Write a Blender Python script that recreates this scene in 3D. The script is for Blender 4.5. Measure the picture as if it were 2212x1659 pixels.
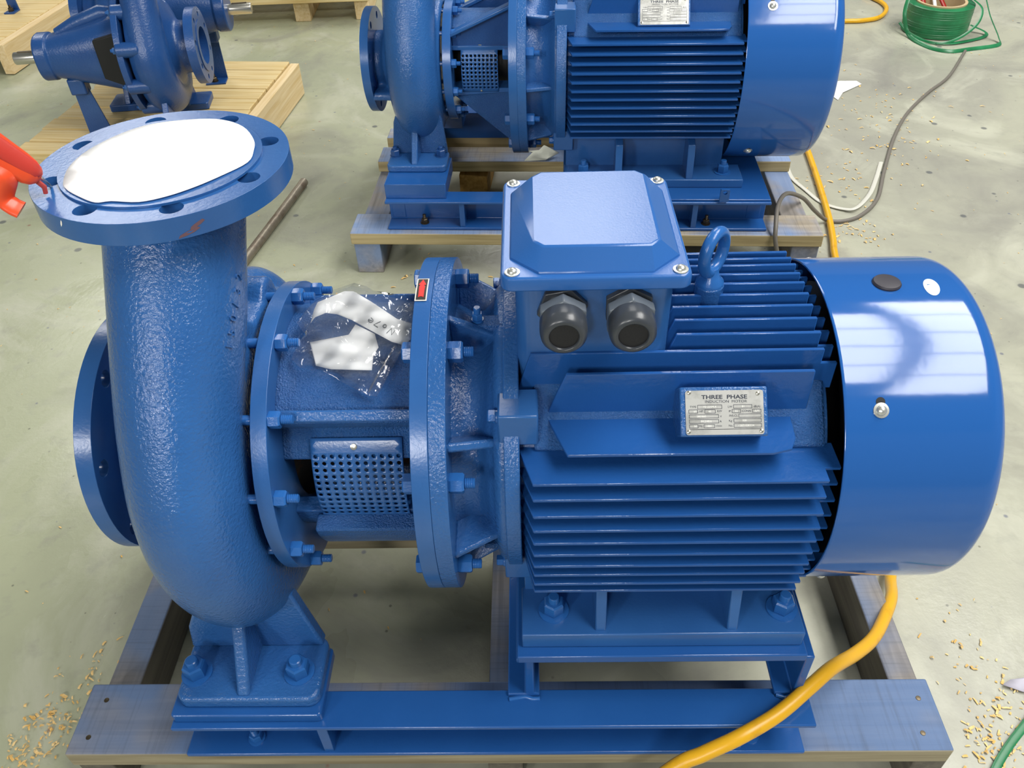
import bpy, bmesh, math, random
import numpy as np
from mathutils import Vector, Matrix
from mathutils.geometry import delaunay_2d_cdt, tessellate_polygon
random.seed(4)
for o in list(bpy.data.objects): bpy.data.objects.remove(o)
sc = bpy.context.scene
COL = sc.collection
AX = 0.57            # height of the front pump's shaft above the floor
# ------------------------------------------------------------------ camera
cam = bpy.data.cameras.new('camera'); co = bpy.data.objects.new('camera', cam); COL.objects.link(co)
PITCH, YAW, ROLL = 0.71884, -0.03168, -0.03625
F = Vector((math.sin(YAW)*math.cos(PITCH), math.cos(YAW)*math.cos(PITCH), -math.sin(PITCH)))
RT = Vector((math.cos(YAW), -math.sin(YAW), 0)); UP = RT.cross(F)
R_ = math.cos(ROLL)*RT + math.sin(ROLL)*UP; U_ = -math.sin(ROLL)*RT + math.cos(ROLL)*UP
co.matrix_world = Matrix(((R_.x,U_.x,-F.x,0.13743),(R_.y,U_.y,-F.y,-0.81883),(R_.z,U_.z,-F.z,0.78325+AX),(0,0,0,1)))
cam.sensor_width = 36; cam.lens = 1762.12/2212*36; cam.clip_start = 0.02
sc.camera = co
# ------------------------------------------------------------------ light
sc.view_settings.view_transform = 'Standard'; sc.view_settings.look = 'None'
sc.view_settings.gamma = 1; sc.view_settings.use_curve_mapping = False
sc.view_settings.exposure = -0.2
w = bpy.data.worlds.new('hall'); sc.world = w; w.use_nodes = True
bg = w.node_tree.nodes['Background']; bg.inputs[0].default_value = (0.86,0.93,1.0,1); bg.inputs[1].default_value = 0.22
def skylight(name, x0, x1, y0, y1, z, power, col=(1,0.985,0.95)):
    l = bpy.data.lights.new(name, 'AREA'); l.shape = 'RECTANGLE'; l.size = x1-x0; l.size_y = y1-y0
    l.energy = power; l.color = col
    o = bpy.data.objects.new(name, l); COL.objects.link(o); o.location = ((x0+x1)/2, (y0+y1)/2, z)
    return o
def bay(x0, x1, ys, z, dens):
    for a, b in zip(ys[:-1], ys[1:]):
        skylight('roof_light', x0, x1, a+.03, b-.03, z, dens*(x1-x0)*(b-a-.06))
DENS = 60
bay(1.95, 2.85, [-2.4,-1.2,0,1.2,2.4], 5.6, DENS)
bay(3.1, 4.2, [-3.3,-1.9,-0.5,0.9,2.3,3.7], 5.6, DENS)
def window(x0, x1, z0, z1, y, dens):       # tall windows in the wall behind the camera
    o = skylight('wall_window', x0, x1, z0, z1, 0, dens*(x1-x0)*(z1-z0)); o.location = ((x0+x1)/2, y, (z0+z1)/2); o.rotation_euler = (math.radians(90),0,0)
for z_ in (3.7,4.85,6.0):
    window(-2.1, -1.2, z_, z_+1.08, -8, DENS*2.9); window(-6.4, -5.3, z_, z_+1.08, -8, DENS*2.9)
bay(-0.5, 1.7, [4.6,6.4,8.2,10.0], 5.6, DENS*.48)
bay(-5.8, -4.4, [6.0,8.5,11.0], 5.6, DENS*.7)
# ------------------------------------------------------------------ materials
def lin(h):
    h = h.lstrip('#'); c = [int(h[i:i+2],16)/255 for i in (0,2,4)]
    return tuple((v/12.92 if v <= .04045 else ((v+.055)/1.055)**2.4) for v in c)+(1,)
def N(nt, t, **k):
    n = nt.nodes.new(t)
    for a, b in k.items():
        if a.startswith('i_'): n.inputs[a[2:].replace('_',' ')].default_value = b
        else: setattr(n, a, b)
    return n
def mat(name, col, rough=.4, metal=0, bump=None, coat=0, var=None, spec=None, wear=None):
    m = bpy.data.materials.new(name); m.use_nodes = True; nt = m.node_tree; b = nt.nodes['Principled BSDF']
    b.inputs['Base Color'].default_value = lin(col); b.inputs['Roughness'].default_value = rough; b.inputs['Metallic'].default_value = metal
    if coat: b.inputs['Coat Weight'].default_value = coat; b.inputs['Coat Roughness'].default_value = .12
    if spec is not None: b.inputs['Specular IOR Level'].default_value = spec
    tc = N(nt,'ShaderNodeTexCoord')
    last = None
    if var:   # (second colour, scale, low, high)
        n = N(nt,'ShaderNodeTexNoise', i_Scale=var[1], i_Detail=5.0, i_Roughness=.6); nt.links.new(tc.outputs['Object'], n.inputs['Vector'])
        r = N(nt,'ShaderNodeMapRange'); r.inputs[1].default_value = var[2]; r.inputs[2].default_value = var[3]; nt.links.new(n.outputs[0], r.inputs[0])
        mx = N(nt,'ShaderNodeMix', data_type='RGBA'); mx.inputs[6].default_value = lin(col); mx.inputs[7].default_value = lin(var[0])
        nt.links.new(r.outputs[0], mx.inputs[0]); last = mx.outputs[2]; nt.links.new(last, b.inputs['Base Color'])
    if bump:
        n = N(nt,'ShaderNodeTexNoise', i_Scale=bump[0], i_Detail=3.0, i_Roughness=.55); nt.links.new(tc.outputs['Object'], n.inputs['Vector'])
        bp = N(nt,'ShaderNodeBump', i_Strength=bump[1], i_Distance=bump[2] if len(bump) > 2 else .002); nt.links.new(n.outputs[0], bp.inputs['Height'])
        nt.links.new(bp.outputs[0], b.inputs['Normal'])
    return m
BL = '#2a5996'; BL2 = '#3164a3'
M = dict(
 cast = mat('blue_cast_paint', BL, .12, bump=(230,.5,.003), var=(BL2,7,.35,.7)),
 rough = mat('blue_rough_cast_paint', BL, .09, bump=(430,1.0,.004), var=(BL2,9,.35,.7)),
 paint = mat('blue_machined_paint', BL, .24, bump=(240,.09,.002), var=(BL2,6,.35,.7)),
 sheet = mat('blue_sheet_paint', '#255ba2', .1, bump=(26,.035,.004)),
 lid = mat('blue_paint_sky_sheen', '#2d62a8', .25, bump=(420,.12,.001)),  # lighter than the box: sky reflection on the lid painted into the blue
 fin = mat('blue_fin_paint', '#215396', .2, bump=(110,.16,.003)),
 base = mat('blue_base_paint', '#215497', .2, bump=(120,.12,.002), var=('#25599d',8,.35,.7)),
 bolt = mat('blue_painted_bolt', '#2a63a8', .22, bump=(400,.2,.001)),
 dark2 = mat('dark_blue_paint_and_shade', '#1d4580', .3, bump=(170,.3,.003), var=('#27508a',9,.3,.7)),  # bare pumps' own blue; also painted shade on the rear upper bracket web
 steel = mat('bright_steel', '#c9c6bd', .25, .9), zinc = mat('zinc_screw', '#d8d4c6', .22, .9),
 rust = mat('brown_bolt_steel', '#5a5040', .4, .8), pipe = mat('old_pipe_steel', '#8a8172', .45, .5, bump=(90,.5,.003), var=('#5d4538',14,.5,.7)),
 black = mat('black_void', '#0a0b0d', .6), grey = mat('dark_grey_gland', '#3c4046', .28), glhex = mat('grey_gland_hex', '#5b636c', .3), glblk = mat('black_gland_plug', '#15151a', .55, bump=(500,.4,.001)),
 rubber = mat('dark_rubber', '#33313a', .5), alu = mat('aluminium_plate', '#c4c4c0', .38, .55, var=('#a7a7a2',38,.45,.65)),
 ink = mat('dark_ink', '#232a3a', .6), stamp = mat('white_stamp', '#f4f4ee', .5), white = mat('white_paper', '#f7f7f7', .55),
 cover = mat('white_cover_sheet', '#ffffff', .6), red = mat('red_sign_paint', '#e0251e', .4), sblack = mat('black_sign', '#231c18', .4), swhite = mat('white_sign_border', '#ded9cf', .4),
 orange = mat('orange_plastic', '#ea5028', .32), orange2 = mat('red_plastic', '#c53a2e', .42, bump=(60,.2,.002), var=('#b05048',30,.5,.75)),
 hose = mat('yellow_hose_rubber', '#dfa81e', .34, bump=(60,.15,.002), var=('#b8841c',22,.56,.8)), cable = mat('grey_cable', '#6f6a62', .5), wstrap = mat('white_strap', '#c9c8bd', .4), gstrap = mat('green_strap', '#1c6a40', .33, var=('#2d8455',10,.4,.7)),
 core = mat('cardboard', '#b8a27c', .8), toolred = mat('red_tool_paint', '#9c2018', .35), chip = mat('wood_shaving', '#d9ac5e', .8, var=('#e8c98e',40,.4,.6)),
 chrome = mat('screw_chrome', '#dcdcd4', .28, .75), stick = mat('pale_blue_sticker', '#d8f0fb', .4), glass = mat('inner_dark_steel', '#4a443c', .45, .7, var=('#7a5236',30,.5,.65)),
 scuff = mat('red_primer_scuff', '#6e5058', .6), rag = mat('white_rag', '#e8ead8', .8), scrapm = mat('grey_scrap', '#b9b6c2', .7),
)
def film(name):
    m = bpy.data.materials.new(name); m.use_nodes = True; nt = m.node_tree; nt.nodes.clear()
    out = N(nt,'ShaderNodeOutputMaterial'); tr = N(nt,'ShaderNodeBsdfTransparent'); tr.inputs[0].default_value = (.99,.995,1,1)
    gl = N(nt,'ShaderNodeBsdfGlossy'); gl.inputs['Roughness'].default_value = .1
    df = N(nt,'ShaderNodeBsdfTranslucent'); df.inputs[0].default_value = (.9,.92,.95,1)
    tc = N(nt,'ShaderNodeTexCoord'); n = N(nt,'ShaderNodeTexNoise', i_Scale=38.0, i_Detail=2.0, i_Distortion=1.6); nt.links.new(tc.outputs['Object'], n.inputs['Vector'])
    bp = N(nt,'ShaderNodeBump', i_Strength=.7, i_Distance=.006); nt.links.new(n.outputs[0], bp.inputs['Height']); nt.links.new(bp.outputs[0], gl.inputs['Normal'])
    fr = N(nt,'ShaderNodeFresnel', i_IOR=1.5)
    ad = N(nt,'ShaderNodeMath', operation='MULTIPLY_ADD'); ad.inputs[1].default_value = 1.2; ad.inputs[2].default_value = .03; nt.links.new(fr.outputs[0], ad.inputs[0])
    m0 = N(nt,'ShaderNodeMixShader'); m0.inputs[0].default_value = .14; nt.links.new(tr.outputs[0], m0.inputs[1]); nt.links.new(df.outputs[0], m0.inputs[2])
    m1 = N(nt,'ShaderNodeMixShader'); nt.links.new(ad.outputs[0], m1.inputs[0]); nt.links.new(m0.outputs[0], m1.inputs[1]); nt.links.new(gl.outputs[0], m1.inputs[2])
    nt.links.new(m1.outputs[0], out.inputs[0]); return m
M['film'] = film('clear_plastic_film')
def wood(name, c1, c2, stain=None, axis=0, amt=(.45,.62), sc_=3.0, edge=None):
    m = bpy.data.materials.new(name); m.use_nodes = True; nt = m.node_tree; b = nt.nodes['Principled BSDF']; b.inputs['Roughness'].default_value = .72
    tc = N(nt,'ShaderNodeTexCoord'); mp = N(nt,'ShaderNodeMapping'); s = [70,70,70]; s[axis] = 3; mp.inputs['Scale'].default_value = s
    nt.links.new(tc.outputs['Object'], mp.inputs[0])
    n = N(nt,'ShaderNodeTexNoise', i_Scale=1.0, i_Detail=4.0, i_Distortion=.6); nt.links.new(mp.outputs[0], n.inputs['Vector'])
    cr = N(nt,'ShaderNodeValToRGB'); cr.color_ramp.elements[0].color = lin(c2); cr.color_ramp.elements[1].color = lin(c1); cr.color_ramp.elements[0].position = .3; cr.color_ramp.elements[1].position = .65
    nt.links.new(n.outputs[0], cr.inputs[0]); col = cr.outputs[0]
    if stain:
        g = N(nt,'ShaderNodeNewGeometry'); n2 = N(nt,'ShaderNodeTexNoise', i_Scale=sc_, i_Detail=3.0); nt.links.new(g.outputs['Position'], n2.inputs['Vector'])
        r = N(nt,'ShaderNodeMapRange'); r.inputs[1].default_value = amt[0]; r.inputs[2].default_value = amt[1]; r.inputs[4].default_value = .8; nt.links.new(n2.outputs[0], r.inputs[0])
        mx = N(nt,'ShaderNodeMix', data_type='RGBA'); mx.inputs[7].default_value = lin(stain); nt.links.new(r.outputs[0], mx.inputs[0]); nt.links.new(col, mx.inputs[6]); col = mx.outputs[2]
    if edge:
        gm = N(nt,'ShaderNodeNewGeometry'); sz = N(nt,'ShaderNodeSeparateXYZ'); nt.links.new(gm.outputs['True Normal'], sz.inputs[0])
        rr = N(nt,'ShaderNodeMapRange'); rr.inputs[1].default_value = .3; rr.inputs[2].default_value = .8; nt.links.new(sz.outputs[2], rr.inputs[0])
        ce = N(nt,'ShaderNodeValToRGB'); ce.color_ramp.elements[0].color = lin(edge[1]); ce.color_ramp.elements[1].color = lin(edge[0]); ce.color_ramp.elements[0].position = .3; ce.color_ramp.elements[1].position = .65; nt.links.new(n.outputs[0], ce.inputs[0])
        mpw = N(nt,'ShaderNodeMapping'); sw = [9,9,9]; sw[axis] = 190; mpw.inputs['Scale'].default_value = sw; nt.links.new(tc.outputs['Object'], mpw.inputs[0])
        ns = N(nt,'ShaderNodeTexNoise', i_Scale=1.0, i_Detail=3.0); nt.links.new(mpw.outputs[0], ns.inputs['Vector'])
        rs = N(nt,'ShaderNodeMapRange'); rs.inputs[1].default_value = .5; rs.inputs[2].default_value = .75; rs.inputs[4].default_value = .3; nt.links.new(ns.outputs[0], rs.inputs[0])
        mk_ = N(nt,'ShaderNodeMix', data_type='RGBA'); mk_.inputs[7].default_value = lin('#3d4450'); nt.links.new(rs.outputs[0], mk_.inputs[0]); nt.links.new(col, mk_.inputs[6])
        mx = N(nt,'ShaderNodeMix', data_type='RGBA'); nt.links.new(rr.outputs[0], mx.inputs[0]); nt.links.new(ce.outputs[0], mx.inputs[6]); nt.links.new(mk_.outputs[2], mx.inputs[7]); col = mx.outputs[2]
    nt.links.new(col, b.inputs['Base Color'])
    bp = N(nt,'ShaderNodeBump', i_Strength=.35, i_Distance=.003); nt.links.new(n.outputs[0], bp.inputs['Height']); nt.links.new(bp.outputs[0], b.inputs['Normal'])
    return m
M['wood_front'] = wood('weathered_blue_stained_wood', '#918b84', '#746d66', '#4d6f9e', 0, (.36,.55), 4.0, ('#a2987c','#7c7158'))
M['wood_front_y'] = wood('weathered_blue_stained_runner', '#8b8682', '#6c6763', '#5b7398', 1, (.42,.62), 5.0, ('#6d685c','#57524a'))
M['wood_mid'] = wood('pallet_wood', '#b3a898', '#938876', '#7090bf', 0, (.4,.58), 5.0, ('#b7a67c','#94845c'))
M['wood_mid_y'] = wood('pallet_runner_wood', '#9a938c', '#7a746e', '#6d86ae', 1, (.45,.62), 5.0)
M['pine'] = wood('fresh_pine', '#dcc795', '#c9ab6c', None, 0)
M['pine_y'] = wood('fresh_pine_board', '#e6cfa4', '#d3b57e', None, 1)
M['pine_z'] = wood('offcut_pine', '#c79b52', '#9f7630', None, 1)
def concrete():
    m = bpy.data.materials.new('stained_concrete'); m.use_nodes = True; nt = m.node_tree; b = nt.nodes['Principled BSDF']; b.inputs['Roughness'].default_value = .55; b.inputs['Specular IOR Level'].default_value = .35
    g = N(nt,'ShaderNodeNewGeometry')
    def noise(s, d=5.0, ds=0.0, off=0):
        mp = N(nt,'ShaderNodeMapping'); mp.inputs['Location'].default_value = (off,off*1.7,0); nt.links.new(g.outputs['Position'], mp.inputs[0])
        n = N(nt,'ShaderNodeTexNoise', i_Scale=s, i_Detail=d, i_Roughness=.62, i_Distortion=ds); nt.links.new(mp.outputs[0], n.inputs['Vector']); return n.outputs[0]
    def ramp(src, a, b_):
        r = N(nt,'ShaderNodeMapRange'); r.inputs[1].default_value = a; r.inputs[2].default_value = b_; nt.links.new(src, r.inputs[0]); return r.outputs[0]
    def mix(c0, c1, fac, amt=1.0):
        if amt != 1.0:
            mm = N(nt,'ShaderNodeMath', operation='MULTIPLY'); mm.inputs[1].default_value = amt; nt.links.new(fac, mm.inputs[0]); fac = mm.outputs[0]
        mx = N(nt,'ShaderNodeMix', data_type='RGBA'); nt.links.new(fac, mx.inputs[0])
        for s, i in ((c0,6),(c1,7)):
            if isinstance(s, str): mx.inputs[i].default_value = lin(s)
            else: nt.links.new(s, mx.inputs[i])
        return mx.outputs[2]
    c = mix('#aaaa98', '#96958a', ramp(noise(1.1,6,.5), .38, .62))
    sx = N(nt,'ShaderNodeSeparateXYZ'); nt.links.new(g.outputs['Position'], sx.inputs[0])
    c = mix(c, '#aab08c', ramp(sx.outputs[0], .6, -1.0), .6)      # greener slab to the left
    c = mix(c, '#bdbdac', ramp(noise(2.3,6,1.2,5), .52, .72), .8)
    c = mix(c, '#82807a', ramp(noise(1.7,7,1.0,11), .52, .72), .75)
    c = mix(c, '#8f8f84', ramp(noise(16,4,0,3), .55, .75), .5)
    def spots(scale, thr, colr, amt, off):
        mp = N(nt,'ShaderNodeMapping'); mp.inputs['Location'].default_value = (off,off,0); nt.links.new(g.outputs['Position'], mp.inputs[0])
        v = N(nt,'ShaderNodeTexVoronoi', i_Scale=scale); v.voronoi_dimensions = '2D'; nt.links.new(mp.outputs[0], v.inputs['Vector'])
        s3 = N(nt,'ShaderNodeSeparateColor'); nt.links.new(v.outputs['Color'], s3.inputs[0])
        th = N(nt,'ShaderNodeMath', operation='MULTIPLY_ADD'); th.inputs[1].default_value = .32; th.inputs[2].default_value = -thr; nt.links.new(s3.outputs[0], th.inputs[0])
        df = N(nt,'ShaderNodeMath', operation='SUBTRACT'); nt.links.new(th.outputs[0], df.inputs[0]); nt.links.new(v.outputs['Distance'], df.inputs[1])
        return ramp(df.outputs[0], 0, .03), colr, amt
    for f, colr, amt in (spots(6,.235,'#55585c',.75,1.3), spots(9,.262,'#5f6478',.7,4.1), spots(6,.275,'#8f5c50',.7,7.7), spots(17,.255,'#4a4b46',.6,2.2), spots(3.1,.28,'#6d6c66',.6,5.2)):
        c = mix(c, colr, f, amt)
    nt.links.new(c, b.inputs['Base Color'])
    bp = N(nt,'ShaderNodeBump', i_Strength=.12, i_Distance=.004); nt.links.new(noise(60,4), bp.inputs['Height']); nt.links.new(bp.outputs[0], b.inputs['Normal'])
    nt.links.new(ramp(noise(2.0,4,.5,8), .2, 1.3), b.inputs['Roughness'])
    return m
M['floor'] = concrete()
# ------------------------------------------------------------------ mesh helpers
class MB:
    def __init__(s): s.v = []; s.f = []
    def add(s, vs, fs):
        n = len(s.v); s.v += [tuple(v) for v in vs]; s.f += [[i+n for i in f] for f in fs]; return s
    def box(s, x0, x1, y0, y1, z0, z1):
        return s.add([(x,y,z) for x in (x0,x1) for y in (y0,y1) for z in (z0,z1)], [(0,1,3,2),(4,6,7,5),(0,4,5,1),(2,3,7,6),(0,2,6,4),(1,5,7,3)])
    def prism(s, poly, axis, a0, a1):
        def P(u, v, t): return {'x':(t,u,v),'y':(u,t,v),'z':(u,v,t)}[axis]
        n = len(poly); vs = [P(u,v,a0) for u,v in poly]+[P(u,v,a1) for u,v in poly]
        return s.add(vs, [list(range(n)), list(range(2*n-1,n-1,-1))]+[(i,(i+1)%n,n+(i+1)%n,n+i) for i in range(n)])
    def loft(s, rings, cap=True):
        n = len(rings[0]); vs = [p for r in rings for p in r]; fs = []
        for k in range(len(rings)-1):
            for i in range(n): fs.append((k*n+i, k*n+(i+1)%n, (k+1)*n+(i+1)%n, (k+1)*n+i))
        if cap: fs += [list(range(n))[::-1], list(range((len(rings)-1)*n, len(rings)*n))]
        return s.add(vs, fs)
    def rev(s, prof, axis='x', c=(0,0,0), n=48, cap=True, a0=0.0):
        rings = []
        for t, r in prof:
            ring = []
            for i in range(n):
                a = a0+2*math.pi*i/n; u, v = r*math.cos(a), r*math.sin(a)
                ring.append({'x':(c[0]+t,c[1]+u,c[2]+v),'y':(c[0]+u,c[1]+t,c[2]+v),'z':(c[0]+u,c[1]+v,c[2]+t)}[axis])
            rings.append(ring)
        return s.loft(rings, cap)
    def tube(s, pts, r, n=10, flat=None, cap=True):
        pts = [Vector(p) for p in pts]; rings = []; up = Vector((0,0,1)); prev = None
        for i, p in enumerate(pts):
            t = (pts[min(i+1,len(pts)-1)]-pts[max(i-1,0)]).normalized()
            if prev is None:
                a = Vector((0,0,1)) if abs(t.z) < .9 else Vector((1,0,0)); nn = (a-t*a.dot(t)).normalized()
            else: nn = (prev-t*prev.dot(t)).normalized()
            prev = nn; bb = t.cross(nn); rr = r[i] if isinstance(r,(list,tuple)) else r
            fn, fb = flat if flat else (1,1)
            rings.append([p+nn*(rr*fn*math.cos(2*math.pi*k/n))+bb*(rr*fb*math.sin(2*math.pi*k/n)) for k in range(n)])
        return s.loft(rings, cap)
    def xf(s, mtx):
        s.v = [tuple(mtx @ Vector(v)) for v in s.v]; return s
    def mesh(s, name, m, ang=34):
        me = bpy.data.meshes.new(name); me.from_pydata(s.v, [], s.f); me.update()
        bm = bmesh.new(); bm.from_mesh(me); bmesh.ops.remove_doubles(bm, verts=bm.verts, dist=1e-6); bmesh.ops.recalc_face_normals(bm, faces=bm.faces); bm.to_mesh(me); bm.free()
        me.polygons.foreach_set('use_smooth', [True]*len(me.polygons)); me.set_sharp_from_angle(angle=math.radians(ang))
        if m: me.materials.append(m)
        return me
OFF = {}
def put(name, me, parent=None, loc=(0,0,0), rot=None):
    o = bpy.data.objects.new(name, me); COL.objects.link(o)
    v = Vector(loc)
    if parent is not None:
        o.parent = parent
        if parent.name in OFF: v = v+OFF[parent.name]
    o.location = v
    if rot is not None: o.rotation_euler = rot
    return o
def part(name, mb, m, parent, bev=0, ang=34, seg=2):
    o = put(name, mb.mesh(name, M[m] if isinstance(m, str) else m, ang), parent)
    if bev: bevel(o, bev, seg)
    return o
def bevel(o, wd, seg=2):
    b = o.modifiers.new('edge','BEVEL'); b.width = wd; b.segments = seg; b.limit_method = 'ANGLE'; b.angle_limit = math.radians(40); b.harden_normals = False
    return o
def tag(o, label, cat, group=None, kind=None):
    o['label'] = label; o['category'] = cat
    if group: o['group'] = group
    if kind: o['kind'] = kind
    return o
def thing(name, label, cat, loc=(0,0,0), rz=0, axis_z=None, group=None):
    o = bpy.data.objects.new(name, None); COL.objects.link(o); o.empty_display_size = .1
    o.location = loc; o.rotation_euler = (0,0,rz); tag(o, label, cat, group)
    if axis_z is not None: OFF[o.name] = Vector((-loc[0] if rz == 0 else 0, -loc[1] if rz == 0 else 0, axis_z-loc[2]))
    return o
def spline(P, n=8):
    P = [np.array(p, float) for p in P]; P = [2*P[0]-P[1]]+P+[2*P[-1]-P[-2]]; o = []
    for i in range(1, len(P)-2):
        a, b, c, d = P[i-1:i+3]
        for k in range(n):
            t = k/n; o.append(.5*(2*b+(-a+c)*t+(2*a-5*b+4*c-d)*t*t+(-a+3*b-3*c+d)*t**3))
    o.append(P[-2]); return o
def holed(outer, holes, z0, z1, map_):
    """plate with real holes; outer / holes are 2-D loops, map_(u,v,t) -> 3-D"""
    mb = MB(); loops = [outer]+holes
    tri = tessellate_polygon([[Vector((u,v,0)) for u,v in L] for L in loops]); flat = [p for L in loops for p in L]
    mb.add([map_(u,v,z0) for u,v in flat]+[map_(u,v,z1) for u,v in flat], [list(t)[::-1] for t in tri]+[[i+len(flat) for i in t] for t in tri])
    n = 0; m = len(flat)
    for L in loops:
        k = len(L); mb.f += [(n+i, n+(i+1)%k, m+n+(i+1)%k, m+n+i) for i in range(k)]; n += k
    return mb
def circ(r, n=48, cx=0, cy=0, a0=0): return [(cx+r*math.cos(a0+2*math.pi*i/n), cy+r*math.sin(a0+2*math.pi*i/n)) for i in range(n)]
def rrect(x0, x1, y0, y1, r, n=5):
    o = []
    for cx, cy, a in ((x1-r,y1-r,0),(x0+r,y1-r,90),(x0+r,y0+r,180),(x1-r,y0+r,270)):
        for i in range(n+1):
            t = math.radians(a+90*i/n); o.append((cx+r*math.cos(t), cy+r*math.sin(t)))
    return o
_mesh = {}
def hexnut(af, h, sr, sl, washer=0, m='bolt', thread=True):
    """hex nut on a stud, pointing +x, base at x = 0"""
    k = (af,h,sr,sl,washer,m)
    if k in _mesh: return _mesh[k]
    mb = MB(); x = 0; R = af/math.sqrt(3)
    if washer: mb.rev([(0,washer),(.0025,washer)], n=24); x = .0025
    mb.rev([(x,R*.93),(x+h*.08,R),(x+h*.88,R),(x+h,R*.86)], n=6)
    if sl:
        pr = [(x+h*.5,sr)]; t = x+h
        if thread:
            while t < x+h+sl-.0012: pr += [(t,sr*.86),(t+.0008,sr),(t+.0016,sr*.86)]; t += .0022
        pr += [(x+h+sl-.001,sr*.95),(x+h+sl,sr*.8)]; mb.rev(pr, n=14)
    _mesh[k] = mb.mesh('hex_nut', M[m], 30); return _mesh[k]
def text_mb(body, size, mapf, th=.0004, align='CENTER', sx=1.0, bold=0.0):
    cu = bpy.data.curves.new('txt','FONT'); cu.body = body; cu.size = size; cu.align_x = align; cu.align_y = 'CENTER'; cu.extrude = th; cu.offset = bold; cu.resolution_u = 3
    o = bpy.data.objects.new('txt', cu); COL.objects.link(o); dg = bpy.context.evaluated_depsgraph_get()
    me = bpy.data.meshes.new_from_object(o.evaluated_get(dg)); mb = MB()
    mb.add([mapf(v.co.x*sx, v.co.y, v.co.z) for v in me.vertices], [list(p.vertices) for p in me.polygons])
    bpy.data.objects.remove(o); bpy.data.curves.remove(cu); bpy.data.meshes.remove(me); return mb
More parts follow.
